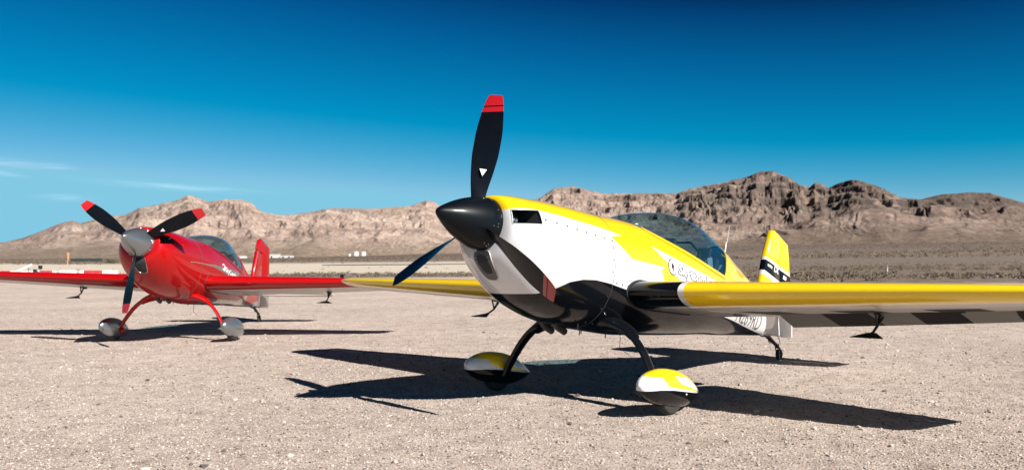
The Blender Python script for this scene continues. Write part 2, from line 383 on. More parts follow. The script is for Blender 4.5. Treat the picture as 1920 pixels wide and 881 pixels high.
# make the skyline itself at t = 1, then fall away behind
kpk = np.exp(-((T2-1)/.035)**2)
H = H*(1-kpk) + cap*kpk
back = np.clip(T2-1, 0, 1)
H = np.where(T2 > 1, cap*(1-back*1.25) + (gul2-.6)*60*back*2, H)
edge0 = np.clip(T2/.10, 0, 1)
H = (base-6)*(1-edge0) + np.maximum(H, base-6)*edge0
idx = np.arange(nth*nd).reshape(nth, nd)
F = np.stack([idx[:-1, :-1], idx[:-1, 1:], idx[1:, 1:], idx[1:, :-1]], -1).reshape(-1, 4)
hme = np_mesh('hills', np.stack([PX, PY, H], -1).reshape(-1, 3), F[:, ::-1], smooth=True)
def hillmat():
    m, tr, b = newmat('desert_rock'); n = tr.nodes; l = tr.links
    geo = n.new('ShaderNodeNewGeometry'); P = geo.outputs['Position']
    def noise(s, d=8, r=.65, sc3=None):
        mp = n.new('ShaderNodeMapping'); l.new(P, mp.inputs[0]); mp.inputs['Scale'].default_value = sc3 or (1, 1, 1)
        k = n.new('ShaderNodeTexNoise'); k.inputs['Scale'].default_value = s; k.inputs['Detail'].default_value = d; k.inputs['Roughness'].default_value = r
        l.new(mp.outputs[0], k.inputs['Vector']); return k.outputs[0]
    def ramp(f, els):
        r = n.new('ShaderNodeValToRGB')
        while len(r.color_ramp.elements) < len(els): r.color_ramp.elements.new(.5)
        for e, (q, c) in zip(r.color_ramp.elements, els): e.position = q; e.color = (*c, 1)
        l.new(f, r.inputs[0]); return r.outputs[0]
    def mix(f, a, c, mode='MIX'):
        k = n.new('ShaderNodeMix'); k.data_type = 'RGBA'; k.blend_type = mode
        if isinstance(f, (int, float)): k.inputs[0].default_value = f
        else: l.new(f, k.inputs[0])
        l.new(a, k.inputs[6]); l.new(c, k.inputs[7]) if not isinstance(c, tuple) else setattr(k.inputs[7], 'default_value', (*c, 1))
        return k.outputs[2]
    def mth(op, a, c=None, clamp=False):
        k = n.new('ShaderNodeMath'); k.operation = op; k.use_clamp = clamp
        for i, v in enumerate((a, c)):
            if v is None: continue
            if isinstance(v, (int, float)): k.inputs[i].default_value = v
            else: l.new(v, k.inputs[i])
        return k.outputs[0]
    def mr(f, a, c, lo=0., hi=1.):
        k = n.new('ShaderNodeMapRange'); k.clamp = True
        for i, v in zip((1, 2, 3, 4), (a, c, lo, hi)): k.inputs[i].default_value = v
        l.new(f, k.inputs[0]); return k.outputs[0]
    sp = n.new('ShaderNodeSeparateXYZ'); l.new(P, sp.inputs[0])
    q = mth('DIVIDE', sp.outputs[0], mth('MAXIMUM', sp.outputs[1], 1.))
    rock = ramp(noise(.006), [(.3, (.185, .145, .125)), (.5, (.27, .212, .190)), (.7, (.35, .295, .26))])
    strata = ramp(noise(.02, 5, .6, (.12, .12, 1.6)), [(.35, (.72, .68, .66)), (.5, (1., .98, .96)), (.65, (1.18, 1.16, 1.12))])
    rock = mix(.8, rock, strata, 'MULTIPLY')
    grain = ramp(noise(.06, 8, .8), [(.36, (.50, .48, .46)), (.5, (.95, .95, .95)), (.66, (1.3, 1.3, 1.3))]); rock = mix(1., rock, grain, 'MULTIPLY')
    # dark rock and painted shade of rock faces, mostly on the eastern (right) end
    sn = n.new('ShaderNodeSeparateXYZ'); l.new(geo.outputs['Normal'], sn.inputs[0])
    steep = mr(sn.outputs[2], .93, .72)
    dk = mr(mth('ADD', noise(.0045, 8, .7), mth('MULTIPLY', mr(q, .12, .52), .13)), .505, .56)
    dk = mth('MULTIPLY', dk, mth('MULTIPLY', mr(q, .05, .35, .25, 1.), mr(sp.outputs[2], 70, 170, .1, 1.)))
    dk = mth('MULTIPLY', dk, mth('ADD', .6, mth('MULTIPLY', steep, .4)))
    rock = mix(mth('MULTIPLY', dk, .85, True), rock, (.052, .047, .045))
    scr = ramp(noise(.09, 6, .8), [(.42, (.10, .08, .06)), (.55, (.235, .185, .145)), (.7, (.33, .27, .215))])
    rock = mix(mr(sp.outputs[2], 18, 75, .9, 0.), rock, scr)
    rock = mix(1., rock, ramp(mr(q, -.5, .35), [(0, (1.06, 1.04, 1.02)), (.45, (1.32, 1.29, 1.25)), (.8, (1.0, .97, .94)), (1, (.82, .78, .75))]), 'MULTIPLY')
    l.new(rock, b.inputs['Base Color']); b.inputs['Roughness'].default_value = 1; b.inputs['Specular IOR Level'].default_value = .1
    bp = n.new('ShaderNodeBump'); bp.inputs['Strength'].default_value = 1; bp.inputs['Distance'].default_value = 12
    l.new(noise(.02, 10, .72), bp.inputs['Height']); l.new(bp.outputs[0], b.inputs['Normal']); return m
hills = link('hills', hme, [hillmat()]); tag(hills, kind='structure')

# distant road, a thin grey line across the scrub on the right
rb = bmesh.new(); rv = []
for i in range(60):
    x = -60 + i*9; y = 262 + .02*x
    for yy in (y, y+14):
        rv.append(rb.verts.new((x, yy, float(rise(np.array(float(x)), np.array(float(yy))))+.22)))
for i in range(59): rb.faces.new((rv[2*i], rv[2*i+2], rv[2*i+3], rv[2*i+1]))
for i in range(59):   # embankment face towards the field
    a, c = rv[2*i], rv[2*i+2]
    d0 = rb.verts.new(a.co + Vector((0, -1.0, -.4))); d1 = rb.verts.new(c.co + Vector((0, -1.0, -.4))); rb.faces.new((a, d0, d1, c))
tag(bm_obj('road', rb, [basic('asphalt', (.09, .09, .09), .9)], smooth=False), kind='structure')

# ------------------------------------------------------------------ scrub and gravel (uncountable)
rng = np.random.default_rng(4)
def gz(x, y): return rise(x, y)
def scrub(name, n, xr_f, dmin, dmax, size, mat, leaves=26, right=True, dens=None):
    d = dmin*(dmax/dmin)**rng.random(n*3); u = rng.uniform(*xr_f, n*3); x = u*d; y = d
    keep = rng.random(n*3) < dens(x, y) if dens is not None else np.ones(n*3, bool)
    x, y = x[keep][:n], y[keep][:n]; n = len(x); z = gz(x, y)
    s = rng.uniform(*size, n)
    a = rng.random((n, leaves))*2*np.pi; r = np.sqrt(rng.random((n, leaves))); hgt = rng.random((n, leaves))*(1-r*.5)
    cx = x[:, None]+s[:, None]*r*np.cos(a)*.8; cy = y[:, None]+s[:, None]*r*np.sin(a)*.8; cz = z[:, None]+s[:, None]*hgt*.85
    C = np.stack([cx, cy, cz], -1)
    ls = (s[:, None]*rng.uniform(.14, .32, (n, leaves)))[..., None]
    tri = rng.normal(size=(n, leaves, 3, 3)); tri /= np.linalg.norm(tri, axis=-1, keepdims=True)
    V = (C[:, :, None, :]+tri*ls[..., None]).reshape(-1, 3)
    F = np.arange(len(V)).reshape(-1, 3)
    o = link(name, np_mesh(name, V, F, False), [mat]); return o
def leafmat(name, c1, c2):
    m, t, b = newmat(name); g = t.nodes.new('ShaderNodeNewGeometry'); r = t.nodes.new('ShaderNodeValToRGB')
    r.color_ramp.elements[0].color = (*c1, 1); r.color_ramp.elements[1].color = (*c2, 1)
    t.links.new(g.outputs['Random Per Island'], r.inputs[0]); t.links.new(r.outputs[0], b.inputs['Base Color'])
    b.inputs['Roughness'].default_value = .9; return m
SCM = leafmat('scrub_leaves', (.045, .038, .028), (.21, .16, .11))
def dens_near(x, y):
    q = x/y; right = np.clip((q-.03)/.1, 0, 1)
    n_ = fbm(x/14, y/14, 3, 77)
    e = 64-22*right
    lf_ = ((y > e) & (y < 84)).astype(float)*.9*(n_ > .4)
    rt = ((y > e).astype(float))*right*np.clip((n_-.32)*4, 0, 1)
    return np.clip(lf_*(1-right)+rt + .02*(y > 84), 0, 1)
tag(scrub('desert_scrub', 3800, (-.75, .75), 44, 300, (.14, .42), SCM, 26, dens=dens_near), 'low dry desert scrub dotting the flats beyond the gravel', 'desert scrub', kind='stuff')
def dens_far(x, y):
    n_ = fbm(x/120, y/120, 3, 7); return np.clip((n_-.3)*3, 0, 1)
tag(scrub('desert_brush', 15000, (-.75, .75), 330, 2200, (.6, 1.9), SCM, 10, dens=dens_far), 'sparse dark brush speckling the far slope below the mountains', 'desert brush', kind='stuff')

def stonemat():
    m, t, b = newmat('gravel_stone'); g = t.nodes.new('ShaderNodeNewGeometry'); r = t.nodes.new('ShaderNodeValToRGB'); e = r.color_ramp.elements
    e[0].color = (.07, .06, .06, 1); e[1].color = (.52, .47, .43, 1)
    for q, c in ((.14, (.11, .095, .085)), (.20, (.27, .225, .19)), (.6, (.37, .32, .28)), (.9, (.44, .39, .345))): k = e.new(q); k.color = (*c, 1)
    t.links.new(g.outputs['Random Per Island'], r.inputs[0]); t.links.new(r.outputs[0], b.inputs['Base Color'])
    b.inputs['Roughness'].default_value = .9; return m
ib = bmesh.new(); bmesh.ops.create_icosphere(ib, subdivisions=1, radius=1); ib.verts.ensure_lookup_table()
IV = np.array([v.co[:] for v in ib.verts]); IF = np.array([[v.index for v in f.verts] for f in ib.faces]); ib.free()
def stones(n, dmin, dmax, s0, s1, power=1.):
    d = dmin + (dmax-dmin)*rng.random(n)**power; u = rng.uniform(-.72, .72, n); x = u*d; y = d
    s = s0*(s1/s0)**(rng.random(n)**2.6)
    V = IV[None]*rng.uniform(.65, 1.25, (n, 12, 1))*(s[:, None]*rng.uniform(.7, 1.2, (n, 3)))[:, None, :]
    V[..., 2] *= .65
    a = rng.random(n)*2*np.pi; c_, s_ = np.cos(a)[:, None], np.sin(a)[:, None]
    vx = V[..., 0]*c_-V[..., 1]*s_ + x[:, None]; vy = V[..., 0]*s_+V[..., 1]*c_ + y[:, None]
    vz = V[..., 2] + (0.012*(fbm(x*9, y*9, 3, 3)-.5) + 0.012*(fbm(x*.9, y*.9, 2, 9)-.5)*np.exp(-(np.hypot(x, y-6)/30)**2))[:, None] + (s*.18)[:, None]
    return np.stack([vx, vy, vz], -1).reshape(-1, 3), (IF[None]+12*np.arange(n)[:, None, None]).reshape(-1, 3)
parts = [stones(80000, 4.2, 9.5, .003, .011, 1.1), stones(36000, 9.5, 24, .005, .015, 1.2), stones(1000, 4.3, 15, .011, .030)]
off = 0; VV = []; FF = []
for v_, f_ in parts: VV.append(v_); FF.append(f_+off); off += len(v_)
grv = link('gravel', np_mesh('gravel', np.vstack(VV), np.vstack(FF), False), [stonemat()])
tag(grv, 'loose pale gravel and pebbles scattered over the ground', 'gravel', kind='stuff')

# ------------------------------------------------------------------ aeroplanes
# body axes: x forward, y to the pilot's left, z up; the thing's Empty stands on the ground between the main wheels
PITCH = 0.1745
ST = [  # x, z top, z bottom, half width, z of widest point, exponent above, exponent below
    (1.305, 1.478, 1.045, .218, 1.265, 2.0, 2.0), (1.297, 1.495, 1.000, .262, 1.245, 2.1, 2.0), (1.262, 1.510, .955, .312, 1.225, 2.2, 2.0),
    (1.19, 1.524, .885, .360, 1.20, 2.25, 2.05), (1.06, 1.540, .795, .398, 1.175, 2.3, 2.1), (.85, 1.562, .69, .425, 1.155, 2.3, 2.15),
    (.55, 1.586, .625, .442, 1.14, 2.3, 2.2), (.2, 1.605, .605, .450, 1.12, 2.3, 2.3), (-.3, 1.642, .61, .450, 1.11, 2.3, 2.4),
    (-.8, 1.655, .655, .435, 1.11, 2.3, 2.4), (-1.4, 1.69, .72, .400, 1.12, 2.1, 2.4), (-2.0, 1.79, .79, .335, 1.13, 1.75, 2.4),
    (-2.22, 1.758, .807, .30, 1.135, 1.7, 2.4), (-2.6, 1.64, .845, .225, 1.15, 1.6, 2.4), (-3.0, 1.505, .885, .16, 1.165, 1.6, 2.4),
    (-3.4, 1.43, .925, .10, 1.17, 1.7, 2.5), (-3.62, 1.40, .945, .055, 1.17, 2, 2.5)]
STX = [s[0] for s in ST]
FZ = [pchip(STX, [s[k] for s in ST]) for k in range(1, 7)]
def sect(x): return [f(x) for f in FZ]
def ring(x, n=72, grow=0.0):
    zt, zb, w_, zw, nt_, nb = sect(x); out = []
    for k in range(n):
        t = 2*math.pi*k/n; c, s = math.cos(t), math.sin(t); e = nt_ if s >= 0 else nb; h = (zt-zw) if s >= 0 else (zw-zb)
        out.append(Vector((x, math.copysign(abs(c)**(2/e), c)*(w_+grow), zw+math.copysign(abs(s)**(2/e), s)*(h+grow))))
    return out
def surf_y(x, z):
    zt, zb, w_, zw, nt_, nb = sect(x); e = nt_ if z >= zw else nb; h = (zt-zw) if z >= zw else (zw-zb)
    q = min(abs(z-zw)/h, 1.0); return w_*(1-q**e)**(1/e)
SILL = pchip([-.30, -.40, -.55, -.75, -1.16, -1.5, -1.85], [1.640, 1.60, 1.56, 1.525, 1.465, 1.415, 1.375])
CTOP = pchip([-.30, -.38, -.50, -.73, -1.05, -1.35, -1.6, -1.85, -2.06, -2.24], [1.645, 1.69, 1.74, 1.805, 1.865, 1.885, 1.882, 1.85, 1.81, 1.765])
# livery outlines in the side view (x, z)
BLACKLINE = [(1.6, .76), (1.2, .765), (1.05, .775), (.92, .80), (.82, .85), (.70, .925), (.57, .965), (.42, .985), (.25, .985), (0., .97), (-.06, .965), (-.3, .97), (-1.0, .985), (-2.05, .965), (-3.32, .925)]
STRIPE = [(1.33, 1.37), (1.24, 1.40), (1.13, 1.415), (.85, 1.425), (.61, 1.425), (.35, 1.43), (.06, 1.42)]
ZIG = [(.06, 1.42), (.23, 1.375), (-.04, 1.235), (-.56, 1.25), (-.50, 1.215), (-.56, 1.12), (-.7, .97)]
SPIKE = [(-.38, 1.41), (-.55, 1.33), (-.66, 1.285), (-.62, 1.25), (-1.0, 1.13), (-1.2, 1.0), (-2.0, 1.0), (-3.4, 1.1), (-3.7, 1.25), (-2.2, 1.22), (-1.52, 1.30), (-1.0, 1.345)]
INLET = [(1.07, 1.418), (1.29, 1.378), (1.29, 1.268), (1.07, 1.304)]
def below(x, z, line):
    for (a, b), (c, d) in zip(line, line[1:]):
        lo, hi = min(a, c), max(a, c)
        if lo <= x <= hi: return z < b+(d-b)*(x-a)/(c-a if c != a else 1)
    return False
WHITE_MAIN = STRIPE + ZIG[1:] + [(-.7, .5), (1.6, .5), (1.6, 1.37)]
def yellow_class(p):
    x, y, z = p
    if below(x, z, BLACKLINE): return 2
    if x < -1.5 and z < 1.2: return 1
    if in_poly((x, z), WHITE_MAIN) or in_poly((x, z), SPIKE): return 1
    return 0
RSTR = [(.62, 1.135), (.1, 1.19), (-.3, 1.245), (-.9, 1.29), (-1.6, 1.33), (-1.6, 1.15), (-.9, 1.18), (-.3, 1.20), (.1, 1.175)]
REDLOW = [(-.35, .2), (-.35, .72), (-1.9, .86), (-2.3, 1.05), (-2.6, .88), (-3.3, 1.02), (-3.7, 1.1), (-3.7, .2)]
def red_class(p):
    x, y, z = p
    if in_poly((x, z), RSTR): return 1
    if in_poly((x, z), REDLOW): return 3
    return 0
def naca(t, n=22, lo=0., hi=1.0):
    def th(x):
        if x < .16: return .5*t*(1-((.16-x)/.16)**2.1)**.52
        q = (x-.16)/.84; return .5*t*((1-q)*(1+.42*q*(1-q))*.985+.015*(1-q*q))+.0008
    xs = [lo+(hi-lo)*(1-math.cos(math.pi*k/n*.5))**1.3 if lo == 0 else lo+(hi-lo)*k/n for k in range(n+1)]
    up = [(x, th(x)) for x in xs[::-1]]; dn = [(x, -th(x)) for x in xs[1:]] if lo == 0 else [(x, -th(x)) for x in xs]
    return up+dn
W_LE = pchip([.30, .45, 2.0, 3.4, 3.75, 3.86, 3.92], [.0, -.01, -.14, -.26, -.30, -.35, -.44])
W_TE = pchip([.30, .45, 2.0, 3.4, 3.75, 3.86, 3.92], [-1.63, -1.60, -1.36, -1.11, -1.05, -1.02, -.98])
WDZ = 0.0
RED_Z = 0.0
W_Z = lambda y: .925+WDZ+RED_Z+.028*(y-.5)
W_T = pchip([.3, .45, 2, 3.4, 3.75, 3.86, 3.92], [.142, .142, .140, .134, .115, .07, .015])
def wing_ring(y, side, lo, hi, n):
    le, te = W_LE(y), W_TE(y); c = le-te; out = []
    for (xx, zz) in naca(W_T(y), n, lo, hi): out.append(Vector((le-xx*c, side*y*(1.0+(.058 if side < 0 else -.028)*max(y-.5, 0)/3.4), W_Z(y)+zz*c-max(xx-.1, 0)*(.027 if WDZ > 0 else .02))))
    return out
def text_mesh(txt, size, shear=0., offset=0., sx=1.0, sub=True):
    cu = bpy.data.curves.new('txt', 'FONT'); cu.body = txt; cu.size = size; cu.shear = shear; cu.offset = offset; cu.resolution_u = 4
    o = bpy.data.objects.new('txt', cu); COL.objects.link(o); dg = bpy.context.evaluated_depsgraph_get()
    me = bpy.data.meshes.new_from_object(o.evaluated_get(dg)); bpy.data.objects.remove(o); bpy.data.curves.remove(cu)
    bm = bmesh.new(); bm.from_mesh(me); bpy.data.meshes.remove(me)
    for v in bm.verts: v.co.x *= sx
    if sub:
        xs = [v.co.x for v in bm.verts]; ys = [v.co.y for v in bm.verts]
        for k in range(1, int((max(xs)-min(xs))/.03)+1):
            bmesh.ops.bisect_plane(bm, geom=bm.faces[:]+bm.edges[:]+bm.verts[:], dist=1e-6, plane_co=(min(xs)+k*.03, 0, 0), plane_no=(1, 0, 0))
        for k in range(1, int((max(ys)-min(ys))/.02)+1):
            bmesh.ops.bisect_plane(bm, geom=bm.faces[:]+bm.edges[:]+bm.verts[:], dist=1e-6, plane_co=(0, min(ys)+k*.02, 0), plane_no=(0, 1, 0))
    return bm
def on_side(bm, x0, z0, ang, lift, yfun=surf_y):
    """lay flat lettering (reading towards the tail) on the left flank."""
    c, s = math.cos(ang), math.sin(ang)
    for v in bm.verts:
        u, q = v.co.x, v.co.y; x = x0-(u*c-q*s*0)+q*s*0; x = x0 - u*c + q*s; z = z0 + u*s + q*c
        v.co = Vector((x, yfun(x, z)+lift, z))
    return bm
def dots(bm, pts, r=.0062, n=8, lift=.0012, nrm=None):
    for p in pts:
        m = Matrix.Translation(p) @ Matrix.Diagonal((1, .5, 1, 1))
        bmesh.ops.create_icosphere(bm, subdivisions=1, radius=r, matrix=m)
SCREW = {}
def screw(parent, p, mat, r):
    key = (mat, r)
    if key not in SCREW:
        bb = bmesh.new(); bmesh.ops.create_icosphere(bb, subdivisions=1, radius=r); me = bpy.data.meshes.new('screw'); bb.to_mesh(me); bb.free()
        me.materials.append(MAT[mat]); SCREW[key] = me
    o = bpy.data.objects.new('screw', SCREW[key]); COL.objects.link(o); o.parent = parent; o.location = p
def ribbon(pts3, width, bm=None):
    """thin gap line following points on the skin (already lifted)."""
    return tube(pts3, width/2, 6, bm)

def build_plane(root, S):
    body = empty('airframe_pivot'); bpy.data.objects.remove(body)
    c_, s_ = math.cos(PITCH), math.sin(PITCH)
    PM = Matrix.Translation((0, 0, 1.2)) @ Matrix.Rotation(S['bank'], 4, 'X') @ Matrix.Translation((0, 0, -1.2)) @ Matrix.Rotation(-PITCH, 4, 'Y'); PM0 = Matrix.Rotation(-PITCH, 4, 'Y')
    global WDZ, RED_Z; WDZ = S['dz']; RED_Z = .02 if S['kind'] == 'red' else 0.0
    made = []
    def add(name, bm, mats, parent=None, **k):
        o = bm_obj(name, bm, mats, parent or root, **k)
        if parent is None: o.matrix_basis = PM0 if name == 'wheel_fairing' else PM
        made.append(o); return o
    main, second, low = S['main'], S['second'], S['low']
    liv = [MAT[S['main']], MAT[S['second']], MAT[S['low']], MAT[S['third']]]
    cls = S['cls']
    def paint_faces(bm, segs, extra=None):
        cut_lines(bm, segs)
        for f in bm.faces:
            c = f.calc_center_median(); f.material_index = cls(c)
        if extra: extra(bm)
    if S['kind'] == 'yellow': segs = poly_segs(BLACKLINE, False)+[((-1.5, 1.2), (-3.62, 1.2)), ((-1.5, .9), (-1.5, 1.2))]+poly_segs(STRIPE, False)+poly_segs(ZIG, False)+poly_segs(SPIKE)
    else: segs = poly_segs(RSTR)+poly_segs(REDLOW)
    # cowling -----------------------------------------------------
    FW = .20
    xs = [1.305, 1.303, 1.30, 1.295, 1.288, 1.276, 1.262, 1.24, 1.215, 1.18] + list(np.arange(1.14, FW+.01, -.04)) + [FW]
    bm = loft([ring(x, 96) for x in xs], True, False)
    cut_lines(bm, poly_segs(INLET))
    kill = [f for f in bm.faces if in_poly((f.calc_center_median().x, f.calc_center_median().z), INLET) and abs(f.calc_center_median().y) > .15]
    bmesh.ops.delete(bm, geom=kill, context='FACES')
    paint_faces(bm, segs)
    cowl = add('engine_cowling', bm, liv, sharp=50)
    # cheek inlets
    for sd in (1, -1):
        b2 = bmesh.new()
        for (a, b) in poly_segs([(x, z) for x, z in INLET]):
            ya, yb = surf_y(*a), surf_y(*b)
            n_ = 6; prev = None
            for k in range(n_+1):
                q = k/n_; x = a[0]+(b[0]-a[0])*q; z = a[1]+(b[1]-a[1])*q
                o_ = b2.verts.new((x, sd*(surf_y(x, z)-.001), z)); i_ = b2.verts.new((x, sd*.10, z))
                if prev: b2.faces.new((prev[0], o_, i_, prev[1]))
                prev = (o_, i_)
        b2.faces.new([b2.verts.new((x, sd*.10, z)) for x, z in INLET])
        inl = add('air_inlet', b2, [MAT['interior']], cowl, smooth=False)
        b3 = revolve([(-.05, .001), (-.05, .04), (-.035, .045), (-.02, .04), (-.005, .045), (.01, .04), (.025, .045), (.04, .03), (.05, .001)], 'x', 16, origin=(1.21, sd*.17, 1.325))
        add('cylinder_head', b3, [MAT['metal']], inl) if False else bm_obj('cylinder_head', b3, [MAT['metal']], cowl)
        b4 = tube([Vector((x, sd*(surf_y(x, z)+.001), z)) for (a, b) in poly_segs(INLET) for k in range(6) for x, z in [(a[0]+(b[0]-a[0])*k/6, a[1]+(b[1]-a[1])*k/6)]]+[Vector((INLET[0][0], sd*(surf_y(*INLET[0])+.001), INLET[0][1]))], .004, 6)
        bm_obj('inlet_lip', b4, [MAT[S['lip']]], cowl)
    # chin intake: dark pad with a rim let into the lower front
    def face_x(y, z):   # x of the cowl skin at (y,z) near the front
        lo, hi = .9, 1.305
        for _ in range(24):
            m = (lo+hi)/2; zt, zb, w_, zw, nt_, nb = sect(m); h = zw-zb; q = abs(z-zw)/h
            inside = z > zb and q < 1 and abs(y) < w_*(1-q**nb)**(1/nb)
            if inside: lo = m
            else: hi = m
        return lo
    def scoop(k, lift, n=40, grow=0.):
        pts = []
        for i in range(n):
            t = 2*math.pi*i/n; y = math.copysign(abs(math.cos(t))**.6, math.cos(t)); z = math.copysign(abs(math.sin(t))**.6, math.sin(t))
            yy = .016-.012*z+y*(.083+.012*z)*k; zz = .970+z*.102*k; pts.append(Vector((face_x(yy, zz)+lift, yy, zz)))
        return pts
    b5 = loft([scoop(1.0, .003), scoop(.62, .003)], False, False)
    bm_obj('intake_core', loft([scoop(.64, .0045), scoop(.60, .0042), scoop(.3, .004), scoop(.02, .004)], False, True), [MAT['interior']], cowl)
    grill = bm_obj('chin_intake', b5, [MAT['mesh'] if S['kind'] == 'yellow' else MAT['interior']], cowl)
    b6 = tube(scoop(1.03, .003)+[scoop(1.03, .003)[0]], .0045, 6); bm_obj('intake_rim', b6, [MAT[S['rim']]], cowl)
    # fuselage ------------------------------------------------------
    xs = [FW-.003] + list(np.arange(.16, -3.60, -.04)) + [-3.62]
    bm = loft([ring(x, 96) for x in xs], True, True)
    paint_faces(bm, segs)
    # cockpit opening
    sill = [(x, SILL(x)-.004) for x in np.linspace(-.36, -1.85, 14)]
    cut_lines(bm, poly_segs(sill, False)+[((-1.85, 1.375), (-2.30, 1.375+.45/.93)), ((-.36, 1.55), (-.36, 1.8))])
    kill = []
    for f in bm.faces:
        c = f.calc_center_median()
        if c.x < -.36 and c.z > SILL(c.x)-.006 and c.x > -1.85-.93*(c.z-1.375): kill.append(f)
    bmesh.ops.delete(bm, geom=kill, context='FACES')
    fus = add('fuselage', bm, liv, sharp=50)
    # cockpit tub and fittings
    b = bmesh.new(); rr = []
    for x in np.linspace(-.37, -1.84, 15):
        zs = SILL(x)-.008; ys = surf_y(x, zs)-.004
        rr.append([Vector((x, ys, zs)), Vector((x, ys-.03, zs-.03)), Vector((x, .30*min(1, ys/.3), 1.0)), Vector((x, .2, .86)), Vector((x, -.2, .86)), Vector((x, -.30*min(1, ys/.3), 1.0)), Vector((x, -ys+.03, zs-.03)), Vector((x, -ys, zs))])
    b = loft(rr, False, False, False)
    b.faces.new([b.verts.new(p) for p in rr[0][1:-1]]); b.faces.new([b.verts.new(p) for p in rr[-1][1:-1]])
    bm_obj('cockpit_tub', b, [MAT['interior']], fus, smooth=False)
    b = bmesh.new(); box(b, (-.66, 0, 1.44), (.05, .50, .20)); box(b, (-.55, 0, 1.545), (.26, .44, .02)); bevel(b, .01)
    bm_obj('instrument_panel', b, [MAT['interior']], fus)
    for sx, hh in ((-1.12, 0.0), (-1.82, .03)):
        b = bmesh.new(); box(b, (sx+.16, 0, 1.10), (.40, .38, .06)); box(b, (sx-.08, 0, 1.32+hh/2), (.07, .36, .46+hh), Matrix.Rotation(rad(-14), 3, 'Y')); bevel(b, .02)
        st_ = bm_obj('seat', b, [MAT['seat']], fus)
        b = bmesh.new(); box(b, (sx-.15, 0, 1.60+hh), (.05, .15, .13), Matrix.Rotation(rad(-14), 3, 'Y')); bevel(b, .015); bm_obj('headrest', b, [MAT['seat']], st_)
        for yy in (-.09, .09):
            b = bmesh.new(); box(b, (sx-.02, yy, 1.36), (.012, .045, .40), Matrix.Rotation(rad(-14), 3, 'Y')); bm_obj('shoulder_belt', b, [MAT['belt']], st_, smooth=False)
    b = tube([(-1.42, .28, 1.35), (-1.46, .24, 1.55), (-1.48, .12, 1.66), (-1.48, -.12, 1.66), (-1.46, -.24, 1.55), (-1.42, -.28, 1.35)], .012, 8); bm_obj('roll_bar', b, [MAT['dark']], fus)
    b = bmesh.new(); box(b, (-1.75, .20, 1.48), (.10, .012, .14), Matrix.Rotation(rad(18), 3, 'Y')); box(b, (-1.62, .25, 1.40), (.34, .02, .02), Matrix.Rotation(rad(-8), 3, 'Y')); box(b, (-1.93, .20, 1.44), (.02, .02, .17), Matrix.Rotation(rad(-35), 3, 'Y'))
    bm_obj('canopy_latch', b, [MAT['belt']], fus, smooth=False)
    # canopy ---------------------------------------------------------
    rr = []; NC = 40
    def crow(xb, ratio=None):
        zs = SILL(xb); ys = surf_y(xb, zs) if xb < -.33 else max(surf_y(xb, zs), .02); row = []
        sh_ = .93*min(max((-xb-.9)/.95, 0), 1)**1.6; zt = 1.8
        for _ in range(12): zt = max(CTOP(xb-sh_*(zt-zs)), zs+.004)
        bul = min(1, (-xb-.3)/.3); q = min(max((-xb-1.1)/.75, 0), 1); q = q*q*(3-2*q)
        for k in range(NC+1):
            t = math.pi*k/NC; cc = math.cos(t); z = zs+(zt-zs)*math.sin(t)**.92; x = xb-sh_*(z-zs)
            if ratio is None: row.append((x, z, ys)); continue
            yn = abs(cc)**.86*(1+.035*math.sin(t)*bul); row.append(Vector((x, math.copysign((ys+.003)*(yn*(1-q)+ratio[k]*q), cc), z)))
        return row
    last = crow(-1.85); ratio = [min(1., (surf_y(x, min(z, sect(x)[0]-1e-4))+.003)/ys) for x, z, ys in last]; ratio[NC//2] = 0.
    for xb in list(np.linspace(-.302, -1.85, 60)): rr.append(crow(xb, ratio))
    b = loft(rr, False, False, False); can = add('canopy', b, [MAT['glass']], sharp=180)
    # painted frame along the sill and rear arch
    b = bmesh.new(); lift = .006
    def strip(rowA, rowB):
        A = [b.verts.new(p) for p in rowA]; B = [b.verts.new(p) for p in rowB]
        for i in range(len(A)-1): b.faces.new((A[i], A[i+1], B[i+1], B[i]))
    for sd in (1, -1):
        xs2 = list(np.linspace(-.42, -1.86, 40))
        up = [Vector((x, sd*(surf_y(x, SILL(x))+lift-.002), SILL(x)+.004)) for x in xs2]
        dn = [Vector((x, sd*(surf_y(x, SILL(x)-.028)+lift), SILL(x)-.028)) for x in xs2]
        strip(up, dn)
    arch = rr[-1]; a0 = [p+Vector((.012, 0, 0))+Vector((0, p.y, p.z-1.4)).normalized()*.005 for p in arch]; a1 = [Vector((p.x-.03, math.copysign(surf_y(p.x-.03, min(p.z, sect(p.x-.03)[0]))+.003, p.y) if abs(p.y) > .004 else p.y, min(p.z, sect(p.x-.03)[0]+.003))) for p in arch]
    strip(a0, a1)
    bk = bmesh.new(); bv = [bk.verts.new(p-Vector((.004, 0, .004))) for p in arch]; bk.faces.new(bv)
    bm_obj('rear_bulkhead', bk, [MAT['interior']], fus, smooth=False)
    bmesh.ops.recalc_face_normals(b, faces=b.faces)
    bmesh.ops.solidify(b, geom=b.faces[:], thickness=-.004)
    bm_obj('canopy_frame', b, [MAT[main]], can, sharp=50)
    # spinner ---------------------------------------------------------
    prof = [(1.805, .002), (1.800, .014), (1.785, .030), (1.74, .060), (1.68, .094), (1.60, .133), (1.52, .164), (1.45, .185), (1.38, .200), (1.315, .205), (1.313, .200)]
    f = pchip([p[0] for p in prof], [p[1] for p in prof])
    px = [1.805, 1.803, 1.80, 1.795, 1.788, 1.78] + list(np.linspace(1.77, 1.315, 40)) + [1.313]
    b = revolve([(x, f(x)) for x in px], 'x', 64, origin=(0, 0, 1.269)); spn = add('spinner', b, [MAT[S['spin']]], sharp=60)
